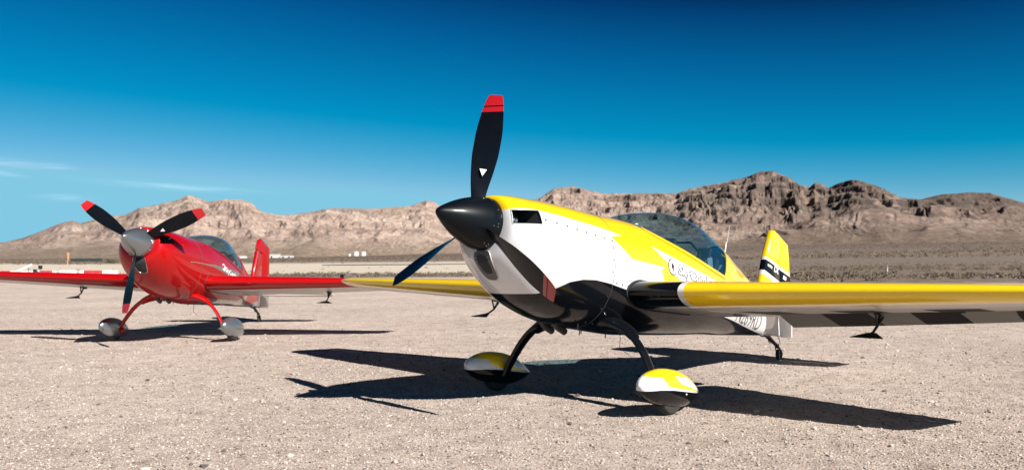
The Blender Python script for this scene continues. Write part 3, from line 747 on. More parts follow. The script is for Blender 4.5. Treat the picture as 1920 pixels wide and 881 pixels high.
    for k in range(3):
        a0_ = S['phi']+k*2*math.pi/3
        for da in (-.50, -.38, .38, .50, 1.047):
            for xx in ((1.36, 1.40) if abs(da) < .45 else (1.36,)):
                a_ = a0_+da; r_ = f(xx)+.001; screw(spn, (xx, -r_*math.sin(a_), 1.269+r_*math.cos(a_)), 'metal', .0055)
    # propeller blades ------------------------------------------------
    chord = pchip([.12, .19, .28, .40, .55, .68, .80, .90, .96, 1.0], [.085, .100, .135, .175, .205, .208, .19, .16, .135, .105])
    offs = pchip([.12, .25, .4, .65, .9, 1.0], [-.004, -.010, -.006, .004, .012, .018])
    twist = pchip([.12, .3, .5, .75, 1.0], [rad(58), rad(49), rad(40), rad(32), rad(27)])
    thick = pchip([.12, .19, .3, .5, .8, 1.0], [.070, .055, .032, .020, .012, .006])
    for k in range(3):
        a_ = S['phi']+k*2*math.pi/3; rr = []; rs = list(np.linspace(.15, .985, 46))+[.9965, 1.0]
        for r in rs:
            c = chord(r); tw = twist(r); th = thick(r); row = []
            for i in range(28):
                t = 2*math.pi*i/28; u = math.cos(t)*.5; v = math.sin(t)*.5
                roundn = max(0, 1-(r-.15)/.2)
                v2 = v*(1-.55*(u+.5)*(1-roundn)) + (0.10*(1-4*u*u) if r > .2 else 0)*(1-roundn)
                th_ = th*(.25 if r == 1.0 else 1)
                slant = .035*(u+.5)*max(0, (r-.9)/.1)
                # u=-.5 leading edge (to -y and forward), u=.5 trailing edge
                e = u*c + offs(r); yy = e*math.cos(tw)-v2*th_*math.sin(tw)*-1*-1; xx = -e*math.sin(tw)+v2*th_*math.cos(tw)
                row.append(Vector((1.400+xx, yy, r-slant*0)))
            rr.append(row)
        b = loft(rr, True, True)
        zt_ = S['tip'] if k in S['redtips'] else []
        for (z0, sl) in zt_: cut_lines(b, [((-.3, z0-.3*sl), (.3, z0+.3*sl))], ax=(1, 2))
        for f_ in b.faces:
            cc = f_.calc_center_median(); n_ = sum(1 for (z0, sl) in zt_ if cc.z > z0+cc.y*sl); f_.material_index = 1 if n_ % 2 else 0
        R_ = Matrix.Translation((0, 0, 1.269)) @ Matrix.Rotation(a_, 4, 'X')
        bmesh.ops.transform(b, matrix=R_, verts=b.verts)
        bl = add('propeller_blade', b, [MAT['blade'], MAT['bladered']], sharp=60)
        if k not in S['marked']: continue
        # small white triangle on the face of the blade
        r0 = .385; tw = twist(r0); b = bmesh.new(); vs_ = []
        for (e, dz) in ((-.028, .022), (.028, .022), (.0, -.032)):
            v2 = .5*.45+.10+.10; vs_.append(b.verts.new((1.400-(e)*math.sin(tw)+.021*math.cos(tw), e*math.cos(tw)+.021*math.sin(tw)*1.0, r0+dz)))
        b.faces.new(vs_); ext = bmesh.ops.extrude_face_region(b, geom=b.faces[:]); bmesh.ops.translate(b, verts=[v for v in ext['geom'] if isinstance(v, bmesh.types.BMVert)], vec=(.001*math.cos(tw), .001*math.sin(tw), 0))
        bmesh.ops.transform(b, matrix=R_, verts=b.verts)
        bm_obj('blade_mark', b, [MAT['textwhite']], bl, smooth=False)
    # wings ---------------------------------------------------------------
    AY0, AY1, HF = 1.25, 3.84, .75
    for sd in (1, -1):
        ys = [.30, .40, .50, .7, .9, .95, 1.1, 1.249] + list(np.linspace(1.25, 3.6, 14)) + [3.7, 3.78, 3.84, 3.88, 3.91, 3.92]
        def fr(y): return HF if AY0 <= y <= AY1+.001 else 1.0
        b = loft([wing_ring(y, sd, 0, fr(y), 26) for y in ys], True, True)
        if S['kind'] == 'yellow': segw = [((-1, sd*.90), (.3, sd*.90)), ((-1.8, sd*.90), (-1, sd*.9)), ((-1.8, sd*.95), (.3, sd*.95))]
        else: segw = []
        cut_lines(b, segw, ax=(0, 1))
        for (xa, xb) in ((.085, .0),):
            for y0, y1 in zip(ys, ys[1:]): pass
        # lower boundary of the leading-edge colour
        seg2 = [((W_LE(y0)-.15*(W_LE(y0)-W_TE(y0)), sd*y0), (W_LE(y1)-.15*(W_LE(y1)-W_TE(y1)), sd*y1)) for y0, y1 in ((.3, 2.), (2., 3.4), (3.4, 3.84))]
        cut_lines(b, seg2, ax=(0, 1), cond=lambda f_: f_.calc_center_median().z < W_Z(abs(f_.calc_center_median().y)))
        dark_under = [(1.25, 1.62), (2.02, 2.36), (2.72, 3.1), (3.45, 3.8)]
        cut_lines(b, [((-1.8, sd*y), (-.3, sd*(y-.25))) for a in dark_under for y in a] if S['kind'] == 'yellow' else [], ax=(0, 1), cond=lambda f_: f_.calc_center_median().z < W_Z(abs(f_.calc_center_median().y)))
        for f_ in b.faces:
            c = f_.calc_center_median(); y = abs(c.y); lowr = c.z < W_Z(y)-.002; cf = (W_LE(y)-c.x)/(W_LE(y)-W_TE(y))
            mi = 0
            if S['kind'] == 'yellow' and y < .90: mi = 1
            elif S['kind'] == 'yellow' and y < .95: mi = 2
            if lowr and cf > .15 and (y > .95 or S['kind'] == 'red'):
                mi = 3
                if S['kind'] == 'yellow' and cf > .45 and any(a+(-c.x-1.8+1.5)*0 < y-(-.25)*((c.x+1.8)/1.5) < q for a, q in dark_under): mi = 4
            f_.material_index = mi
        wg = add('wing', b, [MAT[main], MAT[S['wroot']], MAT['white'], MAT['greywhite'], MAT['matblack']], sharp=40)
        # aileron
        dr = S['ail']*sd; rr = []
        for y in np.linspace(AY0+.006, AY1-.006, 16):
            hx = W_LE(y)-(HF+.01)*(W_LE(y)-W_TE(y)); row = []
            for p in wing_ring(y, sd, HF+.012, 1.0, 8):
                hz_ = W_Z(y)-.66*(.027 if WDZ > 0 else .02); d = p-Vector((hx, 0, hz_)); x = d.x*math.cos(dr)-d.z*math.sin(dr); z = d.x*math.sin(dr)+d.z*math.cos(dr)
                row.append(Vector((hx+x, p.y, hz_+z)))
            rr.append(row)
        b = loft(rr, True, True)
        bands = [(1.62, 2.02), (2.36, 2.72), (3.08, 3.42)]
        if S['kind'] == 'yellow':
            cut_lines(b, [((-1.05, sd*(y-.0)), (-1.75, sd*(y+.16))) for a in bands for y in a], ax=(0, 1))
            for f_ in b.faces:
                c = f_.calc_center_median(); y = abs(c.y)-.16*(-1.05-c.x)/.7
                low_ = c.z < W_Z(abs(c.y))-.66*.027+(c.x-(W_LE(abs(c.y))-.76*(W_LE(abs(c.y))-W_TE(abs(c.y)))))*math.tan(dr)
                f_.material_index = (1 if any(a < y < q for a, q in bands) else 2) if low_ else 0
        else:
            for f_ in b.faces:
                c = f_.calc_center_median(); f_.material_index = 2 if c.z < W_Z(abs(c.y)) else 0
        ail = bm_obj('aileron', b, [MAT[main], MAT['matblack'], MAT['greyband'] if S['kind'] == 'yellow' else MAT['greywhite']], wg, sharp=40)
        # aileron spade on its bracket
        ya = sd*2.1; z0 = W_Z(2.1)-.055
        b = tube([(-1.12, ya, z0), (-1.07, ya, z0-.09), (-.99, ya, z0-.145), (-.905, ya, z0-.178)], [.011, .011, .010, .009], 8)
        tube([(-1.16, ya+sd*.02, z0+.005), (-1.07, ya, z0-.09)], .010, 8, b); tube([(-1.02, ya, z0+.01), (-1.07, ya, z0-.09)], .009, 8, b)
        box(b, (-1.12, ya, z0+.012), (.14, .05, .03))
        bm_obj('aileron_spade_arm', b, [MAT['dark']], wg)
        b = bmesh.new(); pv = [(-.84, ya-.125), (-.84, ya+.125), (-.97, ya+.03), (-.97, ya-.03)]
        rot = -math.tan(rad(21))
        lo_ = [b.verts.new((x, y, z0-.185+(x+.9)*rot)) for x, y in pv]; hi_ = [b.verts.new((x, y, z0-.179+(x+.9)*rot)) for x, y in pv]
        b.faces.new(lo_); b.faces.new(hi_[::-1])
        for i in range(4): b.faces.new((lo_[i], lo_[(i+1) % 4], hi_[(i+1) % 4], hi_[i]))
        bmesh.ops.recalc_face_normals(b, faces=b.faces); bm_obj('aileron_spade_plate', b, [MAT['dark']], wg, smooth=False)
        # root seal between wing and fuselage
        rr = wing_ring(.47, sd, 0, 1.0, 26);         pts = [Vector((p.x+.004 if p.x > -.2 else p.x, sd*(surf_y(min(p.x, .1), p.z)+.004), p.z+(.004 if p.z > W_Z(.45) else -.004))) for p in rr[4:-4]]
        bm_obj('root_seal', tube(pts, .008, 6), [MAT['interior']], wg)
    # tail ---------------------------------------------------------------
    fz = S['fin']
    def slab(outline, th, mats, name, parent=None, clsf=None, segs_=()):
        """plan in (x,z), thin symmetric section that tapers towards its rim."""
        b = bmesh.new(); cx = sum(p[0] for p in outline)/len(outline); cz = sum(p[1] for p in outline)/len(outline)
        rr = []
        for y, k in ((-1, .0), (-.92, .05), (-.6, .02),):
            pass
        def rg(y, inset): return [Vector((cx+(x-cx)*(1-inset), y*th/2, cz+(z-cz)*(1-inset*.5))) for x, z in outline]
        b = loft([rg(-1, .09), rg(-.8, .035), rg(-.4, .008), rg(0, 0), rg(.4, .008), rg(.8, .035), rg(1, .09)], True, True)
        cut_lines(b, segs_)
        for f_ in b.faces: f_.material_index = clsf(f_.calc_center_median()) if clsf else 0
        return add(name, b, mats, parent, sharp=40)
    fmats = [MAT[main], MAT['white'], MAT['black'], MAT['textwhite']] if S['kind'] == 'yellow' else [MAT['red'], MAT['greystripe'], MAT['black'], MAT['textwhite']]
    if S['kind'] == 'yellow':
        lines = {'wt': ((-3.2, 1.865), (-4.1, 1.73)), 'bt': ((-3.2, 1.83), (-4.1, 1.69)), 'bb': ((-3.2, 1.70), (-4.1, 1.535)), 'wb': ((-3.2, 1.65), (-4.1, 1.46))}
        def zl(k, x): (a, b_), (c, d) = lines[k]; q = (x-a)/(c-a); return b_+(d-b_)*q
        def fcl(c):
            if c.z > zl('wt', c.x): return 0
            if c.z > zl('bt', c.x): return 1
            if c.z > zl('bb', c.x): return 2
            if c.z > zl('wb', c.x): return 1
            return 0 if c.z > 1.35 else 1
        fsegs = list(lines.values())+[((-3.2, 1.35), (-4.3, 1.35))]
    else:
        def fcl(c): return 0 if c.z > 1.25 else 1
        fsegs = [((-3.2, 1.25), (-4.4, 1.25))]
    hx = fz['hinge']
    fin = slab(fz['fin'], .075, fmats, 'tail_fin', None, fcl, fsegs)
    rud = slab(fz['rudder'], .060, fmats, 'rudder', None, fcl, fsegs)
    # tail cone below the stabiliser
    b = loft([[Vector((x, yy*w_, z)) for yy, z in ((1, 1.30), (1, zb_+.02), (.6, zb_), (-.6, zb_), (-1, zb_+.02), (-1, 1.30))] for x, w_, zb_ in ((-3.30, .095, .925), (-3.5, .07, .94), (-3.72, .045, .955))], True, True)
    add('tail_cone', b, [MAT['greywhite'] if S['kind'] == 'yellow' else MAT['greystripe']], sharp=30)
    for sd in (1, -1):
        def srg(y, x0, x1, tk): 
            c = x0-x1; return [Vector((x0-xx*c, sd*y, 1.235+zz*c)) for xx, zz in naca(tk, 14)]
        b = loft([srg(.03, -3.16, -3.72, .10), srg(.2, -3.18, -3.72, .10), srg(1.35, -3.38, -3.74, .09), srg(1.48, -3.44, -3.74, .06), srg(1.52, -3.5, -3.74, .02)], True, True)
        for f_ in b.faces: f_.material_index = 1 if f_.calc_center_median().z < 1.236 else 0
        stb = add('tailplane', b, [MAT[main], MAT['greywhite']], sharp=40)
        b = loft([[Vector((x, sd*y, 1.235+z)) for x, z in ((-3.748, .022), (-3.748, -.022), (x1, -.003), (x1, .003))] for y, x1 in ((.07, -4.02), (.2, -4.08), (1.35, -3.96), (1.5, -3.90))], True, True)
        bmesh.ops.recalc_face_normals(b, faces=b.faces)
        for f_ in b.faces: f_.material_index = 1 if f_.calc_center_median().z < 1.236 else 0
        bm_obj('elevator', b, [MAT[main], MAT['greywhite']], stb, sharp=25)
    # undercarriage --------------------------------------------------------
    gp = [(.10, .665), (.24, .680), (.38, .668), (.52, .60), (.64, .485), (.73, .35), (.79, .24), (.825, .15)]
    gy_ = pchip(range(len(gp)), [p[0] for p in gp]); gz_ = pchip(range(len(gp)), [p[1] for p in gp])
    for sd in (1, -1):
        tt = np.linspace(0, len(gp)-1, 30)
        wdt = pchip([0, 3, 7], [.078, .062, .044]); thk = pchip([0, 3, 7], [.029, .023, .018])
        pts = [Vector((.0, sd*gy_(t), gz_(t))) for t in tt]; rr = []
        for i, p in enumerate(pts):
            tg = (pts[min(i+1, 29)]-pts[max(i-1, 0)]).normalized(); v = tg.cross(Vector((1, 0, 0)))
            rr.append([p+Vector((1, 0, 0))*wdt(tt[i])*math.cos(a)+v*thk(tt[i])*math.sin(a) for a in [2*math.pi*k/20 for k in range(20)]])
        leg = add('landing_gear_leg', loft(rr, True, True), [MAT[S['leg']]], sharp=60)
        rr = []
        for q, (yy, zz, ra, rb_) in enumerate(((.18, .70, .18, .08), (.28, .695, .165, .072), (.38, .668, .135, .056), (.46, .635, .105, .044), (.51, .605, .085, .036), (.54, .58, .074, .031))):
            tg = Vector((0, sd*(1 if q < 2 else .75), 0 if q < 2 else -.65)).normalized(); v = tg.cross(Vector((1, 0, 0)))
            rr.append([Vector((-.02-.02*(5-q)*.4, sd*yy, zz))+Vector((1, 0, 0))*ra*math.cos(a)+v*rb_*math.sin(a) for a in [2*math.pi*k/24 for k in range(24)]])
        bm_obj('leg_fairing', loft(rr, False, True), [MAT[S['cuff']]], leg, sharp=60)
        yc = sd*.925; ax_z = .168
        # wheel fairing
        xs3 = [.425, .422, .41, .39, .36, .32, .27, .21, .14, .06, -.03, -.12, -.21, -.29, -.36, -.42, -.455, -.462]
        wf = pchip([.425, .41, .36, .27, .14, 0, -.15, -.3, -.42, -.462], [.002, .028, .060, .088, .103, .106, .096, .066, .022, .003])
        zt3 = pchip([.425, .41, .36, .27, .14, 0, -.15, -.3, -.42, -.462], [.205, .238, .278, .320, .350, .356, .338, .286, .228, .205])
        zb3 = pchip([.425, .41, .36, .27, .14, 0, -.15, -.3, -.42, -.462], [.201, .168, .130, .092, .066, .056, .070, .112, .172, .200])
        rr = []
        for x in xs3:
            a_, z1, z0_, row = wf(x), zt3(x), zb3(x), []
            zc = .198
            for k in range(32):
                t = 2*math.pi*k/32; c, s = math.cos(t), math.sin(t); h = (z1-zc) if s > 0 else (zc-z0_); h = max(h, .001)
                row.append(Vector((x, yc+a_*math.copysign(abs(c)**.9, c), zc+h*math.copysign(abs(s)**.9, s))))
            rr.append(row)
        b = loft(rr, True, True)
        if S['kind'] == 'yellow':
            BL = [(.5, .155), (.38, .165), (.25, .185), (.1, .195), (-.1, .195), (-.3, .195), (-.5, .20)]
            YT = [(.5, .272), (.23, .276), (.15, .215), (-.30, .208), (-.30, .222), (-.02, .25), (.06, .305), (-.10, .34), (-.10, .5), (.5, .5)]
            YT2 = [(.06, .305), (-.14, .302), (-.3, .25), (-.3, .5), (.06, .5)]
            cut_lines(b, poly_segs(BL, False)+poly_segs(YT)+poly_segs(YT2))
            for f_ in b.faces:
                c = f_.calc_center_median()
                f_.material_index = 2 if below(c.x, c.z, BL) else (0 if in_poly((c.x, c.z), YT) or in_poly((c.x, c.z), YT2) else 1)
            wm = [MAT['yellow'], MAT['white'], MAT['black']]
        else: wm = [MAT['silver']]
        wfr = add('wheel_fairing', b, wm, sharp=60)
        b = revolve([(-.050, .085), (-.052, .12), (-.046, .148), (-.030, .162), (0, .167), (.030, .162), (.046, .148), (.052, .12), (.050, .085)], 'y', 40, origin=(0, yc, ax_z))
        ty = bm_obj('tyre', b, [MAT['rubber']], wfr)
        b = bmesh.new(); bmesh.ops.create_icosphere(b, subdivisions=2, radius=.011, matrix=Matrix.Translation((-.10, yc+sd*.098, .175))); bm_obj('axle_bolt', b, [MAT['metal']], wfr)
        if S['kind'] == 'red':
            b = revolve([(-.03, .001), (-.03, .035), (.0, .045), (.03, .03), (.035, .001)], 'y', 20, origin=(.0, sd*.80, .17)); bm_obj('brake_cover', b, [MAT['red']], wfr)
    # tail wheel
    tz = .693+.0   # axle position in body axes
    wx = -3.86; cw = Vector((wx*c_+0, 0, 0))
    axle = Vector((-3.885, 0, .752))
    b = tube([(-3.46, 0, .965), (-3.55, 0, .935), (-3.70, 0, .885), (-3.82, 0, .845)], [.030, .028, .022, .020], 10)
    box(b, (-3.47, 0, .945), (.10, .07, .05)); tube([(-3.82, 0, .87), (-3.83, 0, .82)], .022, 10, b)
    tube([(-3.56, 0, .92), (-3.60, 0, .87), (-3.64, 0, .865)], .007, 6, b)
    tg = add('tail_wheel_strut', b, [MAT['dark']], sharp=40)
    b = tube([(-3.83, -.028, .83), (-3.865, -.032, .79), axle+Vector((0, -.032, 0))], .007, 6); tube([(-3.83, .028, .83), (-3.865, .032, .79), axle+Vector((0, .032, 0))], .007, 6, b); tube([(-3.83, -.03, .83), (-3.83, .03, .83)], .008, 6, b)
    bm_obj('tail_wheel_fork', b, [MAT['dark']], tg)
    b = revolve([(-.018, .030), (-.022, .052), (-.015, .066), (0, .071), (.015, .066), (.022, .052), (.018, .030)], 'y', 28, origin=axle); tw_ = bm_obj('tail_wheel', b, [MAT['rubber']], tg)
    b = revolve([(-.016, .002), (-.017, .03), (-.012, .036), (.012, .036), (.017, .03), (.016, .002)], 'y', 20, origin=axle); bm_obj('tail_wheel_hub', b, [MAT['metal']], tg)
    b = tube([(-3.62, .03, 1.0), (-3.78, .03, .95), (-3.84, .03, .87)], .004, 6); bm_obj('steering_spring', b, [MAT['metal']], tg)
    # exhaust pipes, drains, belly wire, mast
    for yy in (-.12, .02):
        b = tube([(.42, yy, .66), (.34, yy, .60), (.24, yy, .57)], .030, 14, cap=False); bm_obj('exhaust_pipe', b, [MAT['dark']], cowl)
    for (x, y, z) in ((.12, .1, .60), (-.05, -.05, .60), (-.2, .12, .60), (.3, .2, .62)): bm_obj('drain_pipe', tube([(x, y, z+.02), (x, y, z-.03)], .005, 6), [MAT['dark']], fus)
    b = tube([(-.42, .12, .63), (-.43, .12, .50), (-.55, .14, .46)], .003, 6); bm_obj('belly_aerial', b, [MAT['dark']], fus)
    if S['kind'] == 'yellow':
      b = tube([(-2.40, 0, 1.68), (-2.42, 0, 1.84), (-2.44, 0, 1.85), (-2.47, 0, 2.04)], [.006, .0055, .0018, .0012], 6); bm_obj('whip_aerial', b, [MAT['textwhite']], fus)
    # cowl seams and screws
    b = bmesh.new()
    for sd in (1, -1):
        sp_ = lambda x, z, l=.0005: Vector((x, sd*(surf_y(x, z)+l), z))
        tube([sp_(x, 1.345-.012*(1.07-x)) for x in np.linspace(1.07, .205, 24)], .0018, 5, b)
        tube([sp_(x, 1.335) for x in np.linspace(1.295, 1.285, 4)], .0018, 5, b)
    r_ = ring(.199, 96, .0008); tube(r_+[r_[0]], .0022, 5, b)
    bm_obj('panel_seam', b, [MAT['seam']], cowl)
    b = bmesh.new(); pts = []
    for sd in (1, -1):
        for x in np.arange(1.03, .2, -.115): pts.append((x, sd*(surf_y(x, 1.345)+.001), 1.350-.012*(1.07-x)))
        for z in np.arange(1.28, .7, -.10): pts.append((.225, sd*(surf_y(.22, z)+.001), z))
        for x in np.arange(.15, -.05, -.08): pts.append((x, sd*(surf_y(x, 1.0)+.001), 1.0))
        for k, x in enumerate(np.arange(.25, -.25, -.09)): pts.append((x, sd*(surf_y(x, .66)+.001), .66))
    b.free()
    for p_ in pts: screw(cowl, p_, 'dark' if S['kind'] == 'yellow' else 'screwred', .0075 if S['kind'] == 'yellow' else .004)
    # fuel filler cap
    zc = 1.515; b = revolve([(0, .03), (.008, .03), (.012, .02), (.012, .001)], 'z', 20, cap=(False, False))
    nrm = Vector((0, .75, .66)).normalized(); bmesh.ops.transform(b, matrix=Matrix.Translation((-.18, surf_y(-.18, zc)-.002, zc)) @ nrm.to_track_quat('Z', 'Y').to_matrix().to_4x4(), verts=b.verts)
    bm_obj('fuel_cap', b, [MAT[main]], fus)
    # lettering -----------------------------------------------------------
    if S['kind'] == 'yellow':
        an = rad(-2.5)
        bm_obj('lettering_outline', on_side(text_mesh('SkyCombatAce', .125, .15, .0075, 1.3), -.80, 1.235, an, .0022), [MAT['textblack']], fus, smooth=False)
        bm_obj('lettering', on_side(text_mesh('SkyCombatAce', .125, .15, .0015, 1.3), -.80, 1.235, an, .0045), [MAT['textwhite']], fus, smooth=False)
        # round emblem with a spade
        def disc(r, lift, ex=.8, n=40, cx=-.70, cz=1.278):
            bb = bmesh.new(); rings_ = []
            c0 = bb.verts.new((cx, surf_y(cx, cz)+lift, cz)); prev = None
            for q in (.33, .66, 1.):
                cur = [bb.verts.new((cx+r*q*1.05*math.cos(t), surf_y(cx+r*q*1.05*math.cos(t), cz+r*q*math.sin(t))+lift, cz+r*q*math.sin(t))) for t in [2*math.pi*k/n for k in range(n)]]
                for i in range(n):
                    j = (i+1) % n
                    bb.faces.new((c0, cur[i], cur[j])) if prev is None else bb.faces.new((prev[i], cur[i], cur[j], prev[j]))
                prev = cur
            return bb
        em = bm_obj('emblem', disc(.074, .0022), [MAT['textblack']], fus, smooth=False)
        bm_obj('emblem_field', disc(.064, .004), [MAT['textwhite']], em, smooth=False)
        bb = bmesh.new(); spv = [(0, .036), (.018, .012), (.024, -.006), (.014, -.018), (.004, -.012), (.010, -.034), (-.010, -.034), (-.004, -.012), (-.014, -.018), (-.024, -.006), (-.018, .012)]
        bb.faces.new([bb.verts.new((-.70-u*1.2, surf_y(-.70-u*1.2, 1.280+v_*1.2)+.0062, 1.280+v_*1.2)) for u, v_ in spv]); bm_obj('emblem_spade', bb, [MAT['textblack']], em, smooth=False)
        bm_obj('emblem_spot', disc(.011, .0080, cz=1.272), [MAT['textred']], em, smooth=False)
        bm_obj('registration', on_side(text_mesh('N269RD', .27, .12, .0, .90), -2.20, .968, rad(-1.2), .002), [MAT['textgrey']], fus, smooth=False)
        fy = lambda x, z: .038
        bm_obj('fin_lettering', on_side(text_mesh('extra', .058, .1, .001, 1.), -3.36, 1.745, rad(-9), .002, fy), [MAT['textwhite']], fin, smooth=False)
        bm_obj('fin_lettering', on_side(text_mesh('LX', .10, .1, .004, 1.), -3.53, 1.71, rad(-9), .002, fy), [MAT['textwhite']], fin, smooth=False)
        bm_obj('fin_lettering', on_side(text_mesh('330', .06, .1, .003, 1.), -3.80, 1.66, rad(-9), .0, lambda x, z: .032), [MAT['textwhite']], rud, smooth=False)
    else:
        an = rad(-3)
        bm_obj('lettering', on_side(text_mesh('SkyCombat', .125, .15, .003, 1.15), -.80, 1.215, an, .003), [MAT['textwhite']], fus, smooth=False)
        bb = bmesh.new(); pts = [Vector((-.72+.05*math.cos(t), surf_y(-.72+.05*math.cos(t), 1.27+.055*math.sin(t))+.004, 1.27+.055*math.sin(t))) for t in np.linspace(.5, 5.8, 24)]
        bm_obj('emblem', tube(pts, .008, 6), [MAT['textwhite']], fus)
        bb = bmesh.new(); pts = [Vector((x, surf_y(x, z)+.002, z)) for x, z in [(.60-k*.115, 1.13+.19*(k/19)**.8) for k in range(20)]]
        bm_obj('hairline_stripe', tube(pts, .004, 5), [MAT['belt']], fus)
        bb = bmesh.new()
        for x0 in (1.2, ): pass
    return made

YF = dict(hinge=-3.66, fin=[(-3.22, 1.40), (-3.27, 1.62), (-3.33, 1.86), (-3.455, 2.185), (-3.50, 2.20), (-3.665, 2.165), (-3.72, 1.70), (-3.72, 1.30), (-3.30, 1.30)],
          rudder=[(-3.675, 2.162), (-3.89, 2.10), (-3.94, 1.95), (-4.03, 1.66), (-4.15, 1.20), (-4.19, .97), (-3.74, .955), (-3.732, 1.3), (-3.73, 1.70)])
RF = dict(hinge=-3.66, fin=[(-3.24, 1.40), (-3.31, 1.70), (-3.40, 2.06), (-3.66, 2.03), (-3.72, 1.70), (-3.72, 1.30), (-3.30, 1.30)],
          rudder=[(-3.36, 2.10), (-3.42, 2.27), (-3.55, 2.33), (-4.10, 2.24), (-4.14, 2.1), (-4.22, 1.7), (-4.32, 1.2), (-4.35, 1.02), (-3.74, .955), (-3.732, 1.3), (-3.73, 1.70), (-3.67, 2.05)])
yp = empty('aerobatic_aeroplane', (.515, 7.065, 0), -math.pi/2-.747)
tag(yp, 'yellow, white and black low-wing aerobatic aeroplane with a black spinner, in the foreground', 'aeroplane', 'parked aerobatic aeroplanes')
build_plane(yp, dict(kind='yellow', main='yellow', second='white', low='black', third='white', cls=yellow_class, spin='spinblack', phi=-.031, bank=.004, dz=.040, redtips=(0, 2), marked=(0,), wroot='black', leg='black', cuff='black',
            lip='white', rim='greywhite', ail=rad(18), fin=YF, tip=[(.865, .12), (.905, .12), (.915, .12)]))
rp = empty('aerobatic_aeroplane', (-5.2008, 12.6653, 0), -math.pi/2-.0337)
tag(rp, 'glossy red low-wing aerobatic aeroplane with a silver spinner, parked further back on the left', 'aeroplane', 'parked aerobatic aeroplanes')
build_plane(rp, dict(kind='red', main='red', second='greystripe', low='red', third='greystripe', cls=red_class, spin='silver', phi=1.003, bank=-.022, dz=.0, redtips=(0, 1, 2), marked=(2,), wroot='red', leg='red', cuff='red',
            lip='red', rim='metal', ail=0.0, fin=RF, tip=[(.87, .08)]))

# ------------------------------------------------------------------ small things round the field
def simple(name, bm, mats, loc, label, cat, group=None, rz=0., **k):
    o = bm_obj(name, bm, mats, None, **k); o.location = loc; o.rotation_euler = (0, 0, rz); tag(o, label, cat, group); return o
def zat(x, y): return float(rise(np.array(float(x)), np.array(float(y))))
def ground_at(px, d): return ((px-960)/1546.4*d, d)
# action camera standing on the red wing
ac = empty('action_camera', (0, 0, 0)); tag(ac, 'small black action camera mounted on top of the red wing near the yellow wing tip', 'camera')
PMr = Matrix.Translation((-5.2008, 12.6653, 0)) @ Matrix.Rotation(-math.pi/2-.0337, 4, 'Z') @ Matrix.Translation((0, 0, 1.2)) @ Matrix.Rotation(-.022, 4, 'X') @ Matrix.Translation((0, 0, -1.2)) @ Matrix.Rotation(-PITCH, 4, 'Y')
ac.matrix_world = PMr @ Matrix.Translation((-.42, 2.47, W_Z(2.56)+.060))
b = bmesh.new(); box(b, (0, 0, .055), (.035, .065, .05)); bevel(b, .006); bm_obj('camera_body', b, [MAT['dark']], ac)
b = revolve([(.017, .015), (.026, .015), (.027, .010), (.027, .001)], 'x', 18, origin=(0, .012, .06)); bm_obj('lens', b, [MAT['black']], ac)
b = bmesh.new(); box(b, (0, 0, .015), (.02, .02, .035)); box(b, (0, 0, .001), (.06, .045, .008)); bevel(b, .002); bm_obj('mount', b, [MAT['dark']], ac)
# plastic barriers lying along the edge of the pad
pw, pr_ = basic('barrier_white', (.75, .75, .73), .5), basic('barrier_red', (.42, .03, .025), .5)
def barrier_mesh(L_):
    rr = []
    for q, k in ((-.5, .86), (-.47, 1), (.47, 1), (.5, .86)):
        rr.append([Vector((q*L_, y*k, z)) for y, z in ((-.24, 0), (-.24, .10), (-.13, .28), (-.09, .66), (-.06, .70), (.06, .70), (.09, .66), (.13, .28), (.24, .10), (.24, 0))])
    return loft(rr, True, True)
bseq = [(-14, 'w', 1.3), (5, 'r', 1.3), (36, 'w', 1.5), (63, 'w', .8), (88, 'r', 1.0), (100, 'w', .5), (128, 'w', 1.25), (154, 'w', .35), (165, 'r', 1.0), (181, 'r', 1.0), (207, 'w', 1.1)]
nm = {'w': 'white', 'r': 'dark red'}
where = ['cut by the left edge of the frame', 'leftmost red one, behind the red wing', 'under the slanted white board', 'beside the two dark stands', 'just right of the dark stands',
         'short one left of the orange windsock pole', 'long one right below the windsock', 'smallest block of the row', 'left one of the red pair beside the red nose', 'right one of the red pair beside the red nose', 'end of the row, touching the red cowling in view']
for (px, c, L_), wh in zip(bseq, where):
    x, y = ground_at(px, 58); o = simple('road_barrier', barrier_mesh(L_*.93), [pw if c == 'w' else pr_], (x, y, -.01), f'{nm[c]} plastic barrier, {wh}', 'barrier', 'plastic barriers along the field edge', rz=rad(random.Random(px).uniform(-4, 4)), sharp=30)
x, y = ground_at(46, 57.3); b = bmesh.new(); box(b, (0, 0, .88), (1.15, .05, .13), Matrix.Rotation(rad(-24), 3, 'Y')); bevel(b, .01)
brd = empty('leaning_board', (x, y, 0)); tag(brd, 'slanted white board raised above the red and white barriers', 'board'); bm_obj('board', b, [pw], brd)
b = tube([(.3, 0, 0), (.3, 0, .98)], .02, 8); tube([(-.4, 0, 0), (-.4, 0, .68)], .02, 8, b); bm_obj('leg', b, [MAT['dark']], brd)
for px, hh, lb in ((66, .78, 'low dark stand left of the taller one, among the barriers'), (76, 1.05, 'taller dark stand among the red and white barriers')):
    x, y = ground_at(px, 57.5); e_ = empty('equipment_stand', (x, y, 0)); tag(e_, lb, 'stand', 'dark stands among the barriers')
    b = tube([(0, 0, 0), (0, 0, hh-.2)], .03, 8); box(b, (0, 0, .02), (.4, .4, .04)); bm_obj('post', b, [MAT['metal']], e_)
    b = bmesh.new(); box(b, (0, 0, hh-.12), (.22, .16, .26)); bevel(b, .03); bm_obj('lamp_head', b, [MAT['dark']], e_)
